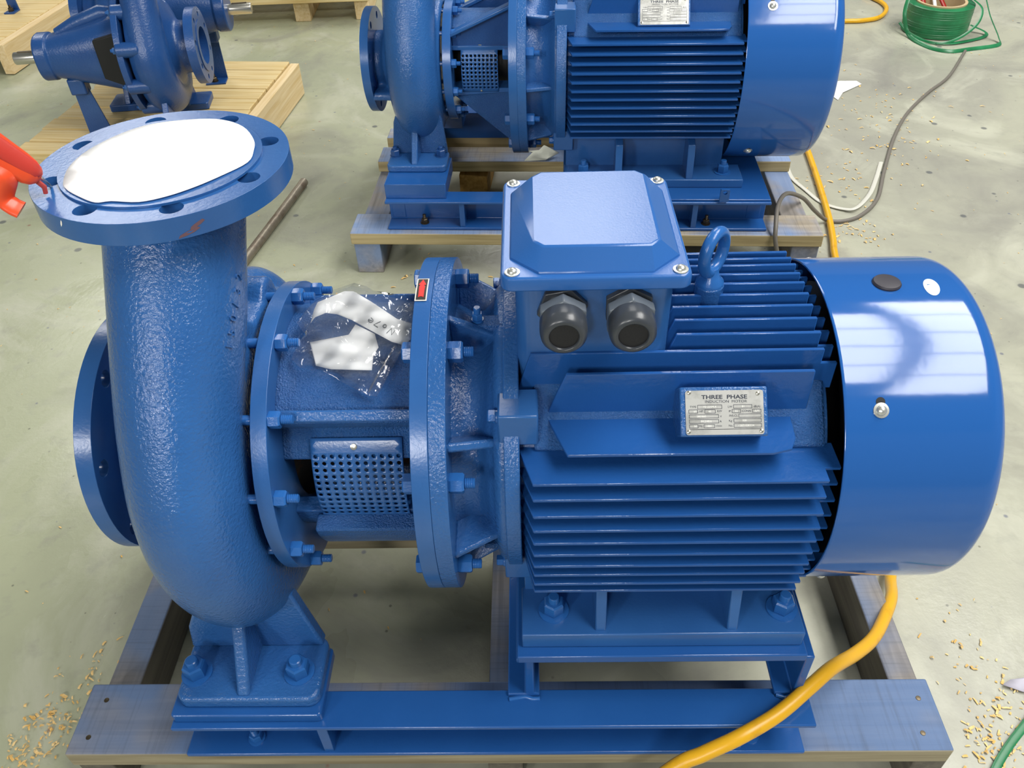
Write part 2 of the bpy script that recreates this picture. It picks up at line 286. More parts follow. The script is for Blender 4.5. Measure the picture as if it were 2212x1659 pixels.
# ------------------------------------------------------------------ pump builders (axis coordinates: x along the shaft, z = 0 on the shaft)
def pol(R, deg, x): a = math.radians(deg); return (x, -R*math.cos(a), R*math.sin(a))     # 0 deg = towards the camera, 90 = up
def motor(root, P):
    Rf, x0, x1 = P['Rfl'], P['xf'][0], P['xf'][1]
    Rr = P['Rroot']; xr0, xr1 = P['ring']; Rg = P['Rring']
    # end shield with its flange
    fl = part('motor_flange', holed(circ(Rf,72), [circ(Rf*.45,40)], x0, x1, lambda u,v,t:(t,u,v)), 'cast', root, .002)
    mb = MB(); mb.rev([(x1-.002,Rr*.97),(x1+.02,Rr*.9),(x1+(xr0-x1)*.55,Rr*.91),(x1+(xr0-x1)*.8,Rr*1.02),(xr0-.012,Rg*.93),(xr0-.004,Rg*.97),(xr0,Rg*.97)], n=64)
    part('end_shield', mb, 'cast', fl, ang=50)
    for k in range(8):
        a = math.radians(45*k+(0 if P.get('rib0') is None else P['rib0']))
        mb = MB().prism([(x1-.001,Rf*.93),(xr0-.004,Rr*1.05),(xr0-.004,Rr*.8),(x1-.001,Rr*.8)], 'y', -.0055, .0055)
        mb.xf(Matrix.Rotation(-(a-math.pi/2), 4, 'X')); part('shield_rib', mb, 'cast', fl, .003)
    nut = hexnut(P['nut'], P['nut']*.8, P['nut']*.31, P['nut']*.55)
    head = hexnut(P['nut'], P['nut']*.6, .001, 0)
    for k in range(8):
        a = 22.5+45*k
        put('flange_nut', nut, fl, pol(Rf*.888, a, x1)); put('flange_bolt_head', head, fl, pol(Rf*.888, a, P['lantern_face']), (0,0,math.pi))
    # frame
    mb = MB(); mb.rev([(xr0,Rg*.965),(xr0,Rg),(xr1,Rg),(xr1,Rr),(P['fin'][3]-.005,Rr),(P['fin'][3]-.005,Rr*.6)], n=72)
    fr = part('motor_frame', mb, 'cast', root, .0015)
    t = P['fint']; fl0, fl1, fr1, fre = P['fin']
    def fin(poly, plane, c, mirror=False):
        mb = MB()
        if plane == 'h': mb.prism(poly, 'z', c-t/2, c+t/2)
        else: mb.prism(poly, 'y', c-t/2, c+t/2)
        if mirror: mb.v = [(x,-y,z) for x,y,z in mb.v]
        return part('fin', mb, 'fin', fr, .0009, seg=1)
    st = P['step']
    for z, yt in P['hf']:
        yr = math.sqrt(max(Rr*Rr-z*z, 0))-.003
        poly = [(fl0,-yr),(fl1,-yt),(fr1,-yt),(fr1,-(yt-st)),(fre,-(yt-st)),(fre,-yr)]
        fin(poly,'h',z); fin(poly,'h',z,True)
    for y, zt, xl in P['vf']:
        zr = math.sqrt(max(Rr*Rr-y*y, 0))-.003
        poly = [(xl-(fl1-fl0),zr),(xl,zt),(fr1,zt),(fr1,zt-st),(fre,zt-st),(fre,zr)]
        fin(poly,'v',y)
    for c, tip, xa, xb in P['short']:
        r = math.sqrt(Rr*Rr-c*c)-.004
        fin([(xa-.024,-r),(xa,-tip),(xb-.03,-tip),(xb-.008,-tip+.006),(xb,-tip+.022),(xb+.004,-r)],'h',c)
        fin([(xa-.024,-r),(xa,-tip),(xb-.03,-tip),(xb,-tip+.022),(xb+.004,-r)],'h',c,True)
        fin([(xa-.024,r),(xa,tip),(xb+.02,tip),(xb+.022,r)],'v',-c); fin([(xa-.024,r),(xa,tip),(xb+.02,tip),(xb+.022,r)],'v',c)
    bolt = hexnut(P['nut']*.62, P['nut']*.42, .003, 0, P['nut']*.38)
    for a in (45,135,-45,-135):
        k_ = Rg/.196; ca, sa = -math.copysign(1,math.cos(math.radians(a))), math.copysign(1,math.sin(math.radians(a)))
        mb = MB().box(xr0-.006, xr1+.022, *sorted((ca*.106*k_,ca*.154*k_)), *sorted((sa*.106*k_,sa*.152*k_)))
        part('frame_lug', mb, 'paint', fr, .0025); put('frame_bolt', bolt, fr, pol(Rg*.98, a, xr0-.006), (0,0,math.pi))
        mb = MB().box(fl0+.02, fre-.01, -Rr*.24, Rr*.24, Rr*.9, Rr*1.035); mb.xf(Matrix.Rotation(math.radians(90-a), 4, 'X'))
        part('frame_pad', mb, 'rough', fr, .004)
    # feet
    fo = P['foot']
    for sg in (-1,1):
        mb = MB().box(fo['x'][0], fo['x'][1], fo['y'][1], fo['y'][0], fo['z'][0], fo['z'][1])
        mb.box(fo['x'][0]+.004, fo['x'][1]-.05, fo['y'][1]-.012, fo['y'][1]+.004, fo['z'][1]-.002, -Rr*.62)
        if sg < 0: mb.v = [(x,-y,z) for x,y,z in mb.v]
        part('mounting_foot', mb, 'paint', fr, .002)
        for xr in fo['rib']:
            mb = MB().prism([(fo['y'][0]-.006,fo['z'][1]-.001),(fo['y'][1]-.004,fo['z'][1]-.001),(fo['y'][1]-.01,-Rr*.6),(fo['y'][0]-.022,-Rr*.72)], 'x', xr, xr+fo['rw'])
            if sg < 0: mb.v = [(x,-y,z) for x,y,z in mb.v]
            part('foot_rib', mb, 'paint', fr, .002)
        for bx in fo['bolt']:
            put('foot_bolt', hexnut(fo['nut'], fo['nut']*.82, fo['nut']*.31, fo['nut']*.42, fo['nut']*.82, thread=False), fr, (bx, sg*fo['by'], fo['z'][1]), (0,-math.pi/2,0))
    # fan cover
    Rc, c0, c1 = P['Rc'], P['cover'][0], P['cover'][1]; rr = P['round']
    prof = [(c0,Rc-.002),(c0,Rc),(c0+.001,Rc+.0004),(c0+.003,Rc+.0004),(c1-rr-.004,Rc+.0002)]+[(c1-rr+rr*math.sin(a), Rc-rr+rr*math.cos(a)) for a in np.linspace(0,math.pi/2,9)]+[(c1,Rc*.72),(c1-.004,Rc*.7),(c1-.004,Rc*.2),(c1,.03)]
    inner = [(x-.002,max(r-.002,.02)) for x, r in prof[::-1] if x > c0+.002]+[(c0,Rc-.002)]
    mb = MB(); mb.rev(prof+inner, n=96, cap=False)
    cv = part('fan_cover', mb, 'sheet', root, ang=45)
    mb = MB(); mb.rev([(c0+.03,.02),(c0+.03,Rc*.86),(c0+.036,Rc*.86),(c0+.036,.02)], n=40); part('fan_disc', mb, 'black', cv)
    rings = MB()
    for r in np.linspace(Rc*.24, Rc*.68, 7): rings.rev([(c1-.006,r-.002),(c1-.006,r+.002),(c1-.002,r+.002),(c1-.002,r-.002),(c1-.006,r-.002)], n=64, cap=False)
    part('grille_rings', rings, 'sheet', cv)
    scw = screw_mesh(P['scr'])
    for a in (45,135,-45,-135):
        p_ = pol(Rc, a, P['sx']); put('cover_screw', scw, cv, p_, (math.radians(90-a),0,0))
        mb = MB(); mb.rev([(0,.0052),(.0006,.0052)], 'z', n=16); mb.xf(Matrix.Rotation(math.radians(90-a-2.6),4,'X') @ Matrix.Translation((0,0,Rc))); mb.v = [(x+P['sx'],y,z) for x,y,z in mb.v]; part('screw_slot', mb, 'black', cv)
    # nameplate
    npx = P['np']; pl = nameplate(root, fr, npx)
    return fl, fr, cv
def screw_mesh(r):
    """pan screw with washer pointing +z"""
    k = ('scr', r)
    if k in _mesh: return _mesh[k]
    mb = MB(); mb.rev([(0,r*1.45),(.0014,r*1.45),(.0016,r*1.1)], 'z', n=24)
    mb.rev([(.001,r)]+[(.0016+r*.75*math.sin(a), max(r*math.cos(a),.0002)) for a in np.linspace(.1,math.pi/2,6)], 'z', n=20)
    _mesh[k] = mb.mesh('cross_screw', M['chrome']); return _mesh[k]
def nameplate(root, fr, q):
    Rn, h, a0, a1 = q['R'], q['h'], q['x'][0], q['x'][1]; cx = (a0+a1)/2; s = (a1-a0)/.0858
    c45 = math.sqrt(.5)
    def mp(u, v, t): return (cx+u, -(Rn+t)*c45+v*c45, (Rn+t)*c45+v*c45)
    def mp(u, v, t): return (cx+u, -(Rn+t)*c45+v*c45, (Rn+t)*c45+v*c45)
    b = MB(); w2 = (a1-a0)/2
    b.add([mp(u,v,t) for t in (-.05,-.002) for u, v in ((-w2-.006,-h-.002),(w2+.005,-h-.002),(w2+.005,h+.004),(-w2-.006,h+.004))], [(0,1,2,3),(7,6,5,4),(0,4,5,1),(1,5,6,2),(2,6,7,3),(3,7,4,0)])
    part('nameplate_pad', b, 'cast', fr, .002)
    b = MB(); o = rrect(-w2, w2, -h, h, .003); n = len(o)
    b.add([mp(u,v,-.002) for u,v in o]+[mp(u,v,-.001) for u,v in o], [list(range(n))[::-1], list(range(n,2*n))]+[(i,(i+1)%n,n+(i+1)%n,n+i) for i in range(n)])
    pl = part('nameplate', b, 'alu', root)
    pl['label'] = 'aluminium rating plate'
    tx = MB(); wh = MB(); ln = MB()
    def T(body, px, py, size, dst=tx, sx=1.0, align='CENTER', bold=0):
        # px, py in the plate's own frame: 0..1 from left / top
        m_ = text_mb(body, size*s, lambda u,v,t: mp((px-.5)*2*w2+u, (.5-py)*2*h+v, -.0009+t), .00005, align, sx, bold); dst.add(m_.v, m_.f)
    def L(x0, y0, x1, y1, th=.00022):
        for (p, r, c, d) in ((x0,y0,x1,y0),(x0,y1,x1,y1),(x0,y0,x0,y1),(x1,y0,x1,y1)):
            P0 = ((p-.5)*2*w2,(.5-r)*2*h); P1 = ((c-.5)*2*w2,(.5-d)*2*h)
            hx, hy = (th*s, 0) if p == c else (0, th*s)
            ln.add([mp(P0[0]-hx,P0[1]-hy,-.0008),mp(P1[0]-hx,P1[1]-hy,-.0008),mp(P1[0]+hx,P1[1]+hy,-.0008),mp(P0[0]+hx,P0[1]+hy,-.0008)], [(0,1,2,3)])
    T('THREE  PHASE',.5,.155,.0062,sx=1.28,bold=.00014*s); T('INDUCTION  MOTOR',.52,.255,.0042,sx=1.12)
    q_ = .0032
    rows = [('TYPE',.095,.37),('HP',.2,.47),('KW',.435,.47),('V',.45,.59),('A',.445,.7),('Hz',.19,.8),('r/min',.42,.8),('LW',.57,.375),('dB(A)',.915,.375),('IP',.565,.475),('CONN',.78,.475),('INS.CL',.61,.575),('Kg',.57,.69),('No.',.575,.8)]
    for b_, x, y in rows: T(b_, x, y, q_)
    for bx in ((.155,.33,.465,.415),(.04,.435,.155,.51),(.245,.435,.38,.515),(.045,.545,.42,.62),(.045,.655,.42,.735),(.045,.765,.155,.84),(.23,.765,.365,.84),(.615,.33,.85,.41),(.595,.435,.705,.51),(.855,.435,.965,.51),(.68,.54,.965,.615),(.615,.645,.965,.725),(.615,.755,.965,.84),(.045,.875,.965,.876)): L(*bx)
    for b_, x, y in (('Y2 225M-4',.31,.372),('60',.12,.475),('45',.31,.478),('380/660',.2,.585),('84.2/48.6',.26,.695),('50',.12,.805),('1480',.29,.805),('81',.74,.37),('55',.65,.475),('Δ/Y',.91,.475),('320',.75,.685),('12071030334',.77,.8)): T(b_, x, y, q_, wh)
    put('plate_lettering', tx.mesh('plate_lettering', M['ink']), pl); put('plate_stamping', wh.mesh('plate_stamping', M['stamp']), pl); put('plate_boxes', ln.mesh('plate_boxes', M['ink']), pl)
    for u, v in ((.05,.045),(.93,.08),(.035,.925),(.965,.925)):
        mb = MB(); mb.rev([(0,.0024*s),(.0008,.002*s),(.0013,.0009*s)], 'z', n=12); mb.xf(Matrix.Rotation(math.radians(45),4,'X')); c = mp((u-.5)*2*w2,(.5-v)*2*h,-.001)
        mb.v = [(x+c[0],y+c[1],z+c[2]) for x,y,z in mb.v]; part('rivet', mb, 'zinc', pl)
    return pl
def terminal_box(root, dx=0, dz=0):
    def sh(mb): mb.v = [(x+dx,y,z+dz) for x,y,z in mb.v]; return mb
    b = MB().prism(rrect(.121,.294,-.092,.1,.018), 'z', .15, .290)
    tb = part('terminal_box', sh(b), 'paint', root, .002)
    mb = MB(); o0 = rrect(.106,.3085,-.106,.116,.013); mb.loft([[(x,y,.288) for x,y in o0],[(x,y,.3) for x,y in o0],[((x-.207)*.985+.207,(y-.005)*.985+.005,.3045) for x,y in o0]])
    def oct_(x0,x1,y0,y1,c): return [(x1-c,y1),(x1,y1-c),(x1,y0+c),(x1-c,y0),(x0+c,y0),(x0,y0+c),(x0,y1-c),(x0+c,y1)]
    b0 = oct_(.1155,.2995,-.0985,.1085,.032); b1 = oct_(.1425,.2755,-.079,.0885,.010)
    lo = [[(x,y,.302) for x,y in b0],[(x,y,.306) for x,y in b0],[(x,y,.3275) for x,y in b1]]
    mb.loft(lo); lid = part('terminal_lid', sh(mb), 'lid', tb, .0022, seg=3)
    for x in (.119,.296):
        for y in (-.094,.103): put('lid_screw', screw_mesh(.0056), tb, (x+dx,y,.3046+dz))
    for gx in (.1722,.2445):
        y = -.092; z = .2585+dz; gx += dx
        mb = MB(); mb.rev([(0,.0285),(-.008,.0285)], 'y', (gx,y,z), n=6, a0=.2 if gx < .2+dx else .55); part('gland_locknut', mb, 'grey', tb, .0012)
        mb = MB(); mb.rev([(-.006,.0205),(-.03,.0205)], 'y', (gx,y,z), n=32); mb.rev([(-.014,.0265),(-.016,.0285),(-.028,.0285),(-.03,.027)], 'y', (gx,y,z), n=6, a0=math.radians(30)); part('gland_hex', mb, 'glhex', tb, .0012)
        mb = MB(); mb.rev([(-.03,.0255),(-.044,.0255),(-.051,.0245),(-.055,.0215),(-.0565,.0175),(-.0555,.0158),(-.05,.0155)], 'y', (gx,y,z), n=40, cap=False); part('gland_cap', mb, 'grey', tb, ang=60)
        mb = MB(); mb.rev([(-.03,.0157),(-.0535,.0157),(-.0535,.0002)], 'y', (gx,y,z), n=32); part('gland_plug', mb, 'glblk', tb)
    return tb
def volute(root, path, P):
    """cast spiral casing: swept scroll + hub, voxel-blended"""
    pts = spline(path, 9); rings = []; n = 36
    for i, q in enumerate(pts):
        t = pts[min(i+1,len(pts)-1)][:3]-pts[max(i-1,0)][:3]; t = t/np.linalg.norm(t)
        n1 = np.array([1.,0,0])-t*t[0]; n1 /= np.linalg.norm(n1); n2 = np.cross(t, n1); rr, sr = q[3], q[4]
        rings.append([q[:3]+rr*((c*sr if c > 0 else c)*n1+s_*n2) for c, s_ in ((math.cos(2*math.pi*k/n), math.sin(2*math.pi*k/n)) for k in range(n))])
    mb = MB().loft(rings)
    for pr in P['hub']: mb.rev(pr, n=64)
    for args in P.get('extra', []): getattr(mb, args[0])(*args[1:])
    o = part('volute_casing', mb, 'cast', root, ang=180)
    r = o.modifiers.new('blend','REMESH'); r.mode = 'VOXEL'; r.voxel_size = P.get('vox', .0042); r.use_smooth_shade = True
    s = o.modifiers.new('soften','SMOOTH'); s.factor = .5; s.iterations = P.get('soft', 8)
    return o
def flange(name, parent, axis, c, R, th, bore, pcd, nh, rh, a0, m='paint', face=None):
    mp = {'z':lambda u,v,t:(c[0]+u,c[1]+v,c[2]+t),'x':lambda u,v,t:(c[0]+t,c[1]+u,c[2]+v)}[axis]
    hl = [circ(rh,18,pcd*math.cos(a0+2*math.pi*k/nh),pcd*math.sin(a0+2*math.pi*k/nh)) for k in range(nh)]
    mb = holed(circ(R,80), hl+[circ(bore,40)], 0, th, mp)
    if face: mb2 = holed(circ(face[0],64), [circ(bore,40)], face[1], face[2], mp); mb.add(mb2.v, mb2.f)
    return part(name, mb, m, parent, .0013)
def guard(parent, x0, x1, R, p0, p1, nx, ny, rh, flat_top=0.0):
    """perforated sheet bent round the shaft, holes cut through"""
    mb = MB(); px = (x1-x0)/nx; arc = R*math.radians(p0-p1); py = arc/ny; top = int(round(flat_top/py))
    def mp(u, v, t): a = p0-math.degrees(v/R); q = pol(R+t, a, x0+u); return q
    for i in range(nx):
        for j in range(ny):
            cx, cy = (i+.5)*px, (j+.5)*py
            sq = [(1,0),(1,1),(0,1),(-1,1),(-1,0),(-1,-1),(0,-1),(1,-1)]
            o = [(cx+a*px/2, cy+b*py/2) for a, b in sq]
            if j < top or (j == ny-1):
                mb.add([mp(u,v,0) for u,v in o], [list(range(8))]); continue
            h = [(cx+rh*math.cos(k*math.pi/4), cy+rh*math.sin(k*math.pi/4)) for k in range(8)]
            mb.add([mp(u,v,0) for u,v in o+h], [(k,(k+1)%8,8+(k+1)%8,8+k) for k in range(8)])
    o = part('coupling_guard', mb, 'paint', parent, ang=60)
    s = o.modifiers.new('sheet','SOLIDIFY'); s.thickness = .0015; s.offset = 1
    return o
def crail(root, x0, x1, yo, yi, zt, zb, t=.008, gus=(), bolts=(), nut=.017, bm='rust'):
    """C-section rails front and back with gussets and anchor bolts; yo = outer flange edge, yi = web (front values)"""
    fr = None
    for sg in (1,-1):
        mb = MB(); pl = [(yo,zt),(yi+t,zt),(yi+t,zb),(yo,zb),(yo,zb+t),(yi,zb+t),(yi,zt-t),(yo,zt-t)]
        mb.prism([(sg*y,z) for y,z in pl], 'x', x0, x1)
        if fr is None: fr = part('base_frame', mb, 'base', root, .002)
        else: part('base_rail', mb, 'base', fr, .002)
        for g in gus:
            mb = MB().box(g-.003, g+.012, min(sg*(yo+.004),sg*yi), max(sg*(yo+.004),sg*yi), zb+t, zt-t); part('rail_gusset', mb, 'base', fr, .001)
        for b_ in bolts: put('anchor_bolt', hexnut(nut, nut*.7, nut*.3, nut*.75, nut*.75, bm), fr, (b_, sg*(yo+yi)/2, zb+t), (0,-math.pi/2,0))
    return fr
# ------------------------------------------------------------------ floor
fl_ = MB(); fl_.add([(-9,-6,0),(9,-6,0),(9,14,0),(-9,14,0)], [(0,1,2,3)])
flo = part('floor', fl_, 'floor', None); flo['kind'] = 'structure'; flo['label'] = 'stained concrete workshop floor'; flo['category'] = 'floor'
ce = part('ceiling', MB().box(-9,9,-8.3,14,5.64,5.7), mat('roof_sheet', '#8b9094', .6), None); ce['kind'] = 'structure'; ce['label'] = 'grey sheet roof of the workshop hall'; ce['category'] = 'ceiling'
def pallet(name, label, loc, rz, boards, runners, m_b, m_r, deck=(.102,.14), bev=.003, blocks=()):
    """boards / runners: (x0,x1,y0,y1) in the pallet's own frame"""
    t = thing(name, label, 'pallet', loc, rz)
    for i, b in enumerate(boards):
        z1 = deck[1]-random.uniform(0,.0015); part('deck_board', MB().box(b[0],b[1],b[2],b[3],deck[0],z1), m_b, t, bev)
    for r in runners: part('runner', MB().box(r[0],r[1],r[2],r[3],0,deck[0]-.0003), m_r, t, bev)
    for r in blocks: part('block', MB().box(*r), m_r, t, bev)
    return t
pl1 = pallet('pallet', 'weathered blue-stained wooden pallet under the large front pump', (0,0,0), 0,
       [(-.577,.752,-.2665,-.152),(-.577,.752,.14,.262)], [(-.574,-.52,-.262,.262),(.06,.115,-.25,.262),(.709,.757,-.262,.262)], 'wood_front', 'wood_front_y')
for nx, ny in ((-.545,-.18),(-.55,-.24),(.728,-.185),(.715,-.24),(-.55,.2),(.73,.2)):
    mb = MB(); mb.rev([(0,.0042),(.0012,.0038),(.0016,.001)], 'z', (nx,ny,.1392), 10); part('nail', mb, 'rust', pl1)
# ------------------------------------------------------------------ front pump set
pump = thing('pump_set', 'large glossy blue pump and motor unit in the foreground, white disc on its top flange', 'pump', (0.08,0,.14), 0, AX)
def arc(a, x, rt, rc, sr): a = math.radians(a); return [x,-rc*math.cos(a),rc*math.sin(a),rt,sr]
x = -.252
path = [[-.2574,0,.378,.078,1],[-.2574,-.002,.352,.0765,1],[-.257,-.03,.315,.0755,1],[-.256,-.075,.255,.0755,.96],[-.256,-.113,.2,.076,.86],[-.256,-.155,.13,.077,.74],arc(15,-.255,.078,.195,.7),arc(-10,-.253,.0785,.195,.68),arc(-35,-.250,.079,.195,.7),arc(-60,-.248,.077,.195,.75),
        arc(-85,-.247,.074,.194,.8),arc(-110,-.247,.07,.192,.8),arc(-140,-.248,.064,.19,.8),arc(-170,-.248,.057,.187,.8),arc(-200,-.248,.05,.183,.8),arc(-230,-.248,.042,.178,.8),arc(-255,-.248,.034,.172,.8)]
vc = volute(pump, path, dict(hub=[[(-.39,.001),(-.39,.1),(-.362,.1),(-.338,.125),(-.315,.165),(-.285,.185),(-.207,.188),(-.2015,.184),(-.2015,.001)]],
     extra=[('rev',[(-.27,.03),(-.203,.03)],'x',(0,-.045,.176),24),('rev',[(-.27,.03),(-.203,.03)],'x',(0,.06,.17),24)]))
flange('discharge_flange', vc, 'z', (-.2574,.0012,.3697), .1343, .0244, .08, .113, 8, .0118, math.radians(22.5), 'paint', (.106,.0244,.0272))
for (a0_, z0_, ln_) in ((-63,.374,.02),(-59,.3805,.014),(-118,.386,.004)):
    b = MB(); vs = [(-.2574+.13455*math.cos(math.radians(a0_+q*ln_/.1343*57.3)), .0012+.13455*math.sin(math.radians(a0_+q*ln_/.1343*57.3)), z0_+h_) for q, h_ in ((-.6,-.003),(-.2,-.0015),(.2,.0005),(.55,.0035),(.4,.0055),(.1,.004),(-.25,.002),(-.5,0))]
    b.add(vs, [list(range(8))]); part('paint_scuff', b, 'scuff' if a0_ > -100 else 'stamp', vc)
flange('suction_flange', vc, 'x', (-.4134,0,0), .1666, .0219, .1, .145, 8, .011, math.radians(22.5), 'paint')
mb = MB().rev([(.001,.0795),(.35,.0795)], 'z', (-.2574,0,0), 32); 
for sg in (1,-1):
    def mir(m_):
        if sg < 0: m_.v = [(a,-b,c) for a,b,c in m_.v]
        return m_
    ft = MB().prism(rrect(-.374,-.17,-.25,-.15,.016), 'z', -.322, -.2985)
    f_ = part('casing_foot', mir(ft), 'cast', vc, .005, seg=3)
    part('foot_web', mir(MB().prism([(-.374,-.3),(-.176,-.3),(-.178,-.29),(-.2,-.17),(-.33,-.17),(-.366,-.25)], 'y', -.166, -.146)), 'cast', vc, .004)
    part('foot_rib', mir(MB().prism([(-.246,-.3),(-.15,-.3),(-.15,-.18),(-.172,-.18)], 'x', -.2865, -.2675)), 'cast', vc, .004)
    for bx in (-.353,-.204): put('foot_bolt', hexnut(.029,.023,.0092,.01,.022, thread=False), vc, (bx,-sg*.2085,-.2985), (0,-math.pi/2,0))
# raised casting mark on the casing shoulder
LET = (('1',(-.1925,-.1228,.2344),(.946,-.271,.181)),('5',(-.19,-.1119,.2457),(.953,-.248,.173)),('0',(-.1881,-.1019,.2577),(.956,-.237,.173)),('/',(-.186,-.0905,.2668),(.968,-.198,.152)),('3',(-.1844,-.0783,.2771),(.979,-.156,.13)),('2',(-.1834,-.0665,.2885),(.985,-.128,.114)))
mk = MB(); up_ = (Vector(LET[-1][1])-Vector(LET[0][1])).normalized()
for ch, p_, n_ in LET:
    n_ = Vector(n_).normalized(); ex = (up_-n_*up_.dot(n_)).normalized(); ey = n_.cross(ex); p0 = Vector(p_)+n_*.0002
    m_ = text_mb(ch, .017, lambda u,v,t: p0+ex*u+ey*v+n_*(t*1.0), .0012, 'CENTER', .9); mk.add(m_.v, m_.f)
part('casting_mark', mk, 'cast', vc)
# bearing bracket
ring = holed(circ(.1969,80), [circ(.09,40)], -.189, -.1696, lambda u,v,t:(t,u,v))
br = part('bracket_ring', ring, 'paint', pump, .0012)
def arcpts(R, a, b, n): return [(-R*math.cos(math.radians(q)), R*math.sin(math.radians(q))) for q in np.linspace(a,b,n)]
up = arcpts(.166,132,48,24)+[(-.1265,.121),(-.1225,.1135)]+arcpts(.1365,41,24,6)+arcpts(.12,24,156,24)+arcpts(.1365,156,139,6)+[(.1225,.1135),(.1265,.121)]
part('bracket_arch', MB().prism(up, 'x', -.1715, .001), 'rough', br, .003)
mb = MB(); mb.rev([(-.171,.178),(-.166,.172),(-.155,.1645),(-.148,.1635)], n=64); mb.v = [v for v in mb.v]
lo = arcpts(.163,-14,-166,24)+arcpts(.138,-166,-14,24)
part('bracket_arch', MB().prism(lo, 'x', -.143, .001), 'rough', br, .003)
lo2 = arcpts(.138,-12,-168,20)+arcpts(.115,-168,-12,20); part('bracket_arch', MB().prism(lo2, 'x', -.171, .001), 'cast', br, .002)
for q in (1,-1): part('bracket_rail', MB().prism([(-q*.128,.1235),(-q*.1185,.1335),(-q*.108,.124),(-q*.118,.113)], 'x', -.171, .001), 'cast', br, .002)
part('lantern_flange', holed(circ(.225,80), [circ(.1,40)], 0, .0203, lambda u,v,t:(t,u,v)), 'paint', br, .0012)
mb = MB(); mb.rev([(-.171,.03),(-.171,.1),(-.15,.08),(-.12,.055),(-.06,.055),(-.06,.062),(0,.062),(0,.03)], n=40); part('coupling', mb, 'glass', br)
mb = MB(); mb.rev([(-.1715,.02),(-.1715,.115),(-.17,.115)], n=40); part('bracket_core', mb, 'black', br)
sn = hexnut(.0185,.0145,.0058,.0135,0,'bolt')
for k in range(12):
    a = 15+30*k; put('stud_nut', sn, br, pol(.1868,a,-.1696)); mb = MB(); mb.rev([(-.207,.0062),(-.18,.0062)], 'x', (0,pol(.1868,a,0)[1],pol(.1868,a,0)[2]), 12); part('stud', mb, 'bolt', br)
g = guard(pump, -.1345, -.0215, .1398, 36, -17, 11, 14, .0027, .014); 
for a, xx, m_, r in ((31.5,-.081,'zinc',.0042),(-16,-.071,'zinc',.0028)):
    mb = MB(); mb.rev([(0,r),(.0012,r*.96),(.0016,r*.5)], 'z', n=20); mb.xf(Matrix.Rotation(math.radians(90-a),4,'X') @ Matrix.Translation((0,0,.1413))); mb.v = [(u+xx,v,t) for u,v,t in mb.v]; part('guard_screw', mb, m_, g)
# rotation sign on the lantern flange rim
def rim(u, v, t): a = 88.5+math.degrees(v/.2255); return pol(.2255+t, a, .0075+u)
def sgn(pts, t, m_): 
    b = MB(); n_ = 8; 
    b.add([rim(u,v,t) for u,v in pts], [list(range(len(pts)))]); return part('rotation_sign', b, m_, br)
def strip(hw, hh, t, m_, nm):
    b = MB(); vs = []; n_ = 10
    for i in range(n_+1): v = -hh+2*hh*i/n_; vs += [rim(-hw,v,t), rim(hw,v,t)]
    b.add(vs, [(2*i,2*i+1,2*i+3,2*i+2) for i in range(n_)]); return b
sg_ = part('rotation_sign', strip(.0072,.0225,.0006,'swhite',''), 'swhite', br); sg_['label'] = 'red arrow on black, white bordered'
part('sign_panel', strip(.0058,.0208,.0009,'',''), 'sblack', br)
b = MB(); pts = [(-.0032,-.0165),(-.0010,-.0150),(.0010,-.0150),(.0032,-.0165),(.0032,-.004),(.0036,.004),(.0022,.007),(.0046,.008),(0,.0195),(-.0046,.008),(-.0022,.007),(-.0036,.004),(-.0032,-.004)]
tri = tessellate_polygon([[Vector((u,v,0)) for u,v in pts]]); b.add([rim(u,v,.0012) for u,v in pts], [list(t) for t in tri]); part('sign_arrow', b, 'red', br)
# motor
hz = [.088-.0218*k for k in range(10)]; ht = [.2003,.2048,.2111,.2146,.2158,.2162,.2164,.2135,.2113,.2066]
vy = [-.0935+.0205*k for k in range(10)]; vt = [.195,.2031,.2082,.2119,.2141,.216,.2157,.2151,.2115,.2075]
P1 = dict(Rfl=.225, xf=(.0205,.0407), lantern_face=0, Rroot=.168, Rring=.196, ring=(.104,.1225), nut=.022, rib0=-10,
  fin=(.1195,.137,.4705,.489), fint=.0046, step=.02, hf=list(zip(hz,ht)), vf=[(y,z,.137 if y < -.09 or y > .09 else .305) for y,z in zip(vy,vt)],
  short=[(.1175,.1835,.1765,.436)], foot=dict(x=(.1195,.498),y=(.2175,.14),z=(-.222,-.192),rib=(.218,.394),rw=.0145,bolt=(.1632,.4742),by=.1794,nut=.0255),
  Rc=.2146, cover=(.486,.672), round=.024, scr=.006, sx=.526, np=dict(R=.2263,h=.0246,x=(.3076,.3934)))
mfl, mfr, mcv = motor(pump, P1)
tb = terminal_box(pump)
# rubber plug and oval sticker on the fan cover
mb = MB(); mb.rev([(0,.0165),(.002,.0168),(.004,.0155),(.0048,.012)], 'z', n=32); mb.xf(Matrix.Rotation(math.radians(-1),4,'X') @ Matrix.Translation((0,0,.2143))); mb.v = [(u+.567,v,t) for u,v,t in mb.v]; part('rubber_plug', mb, 'rubber', mcv)
b = MB(); ov = [(.6172+.0085*math.cos(q)+.004*math.sin(q), .0165*math.sin(q)-.0035*math.cos(q)) for q in np.linspace(0,2*math.pi,25)[:-1]]
b.add([pol(.2152, 88.7+math.degrees(v/.2152), u) for u, v in ov], [list(range(24))]); st = part('oval_sticker', b, 'stick', mcv)
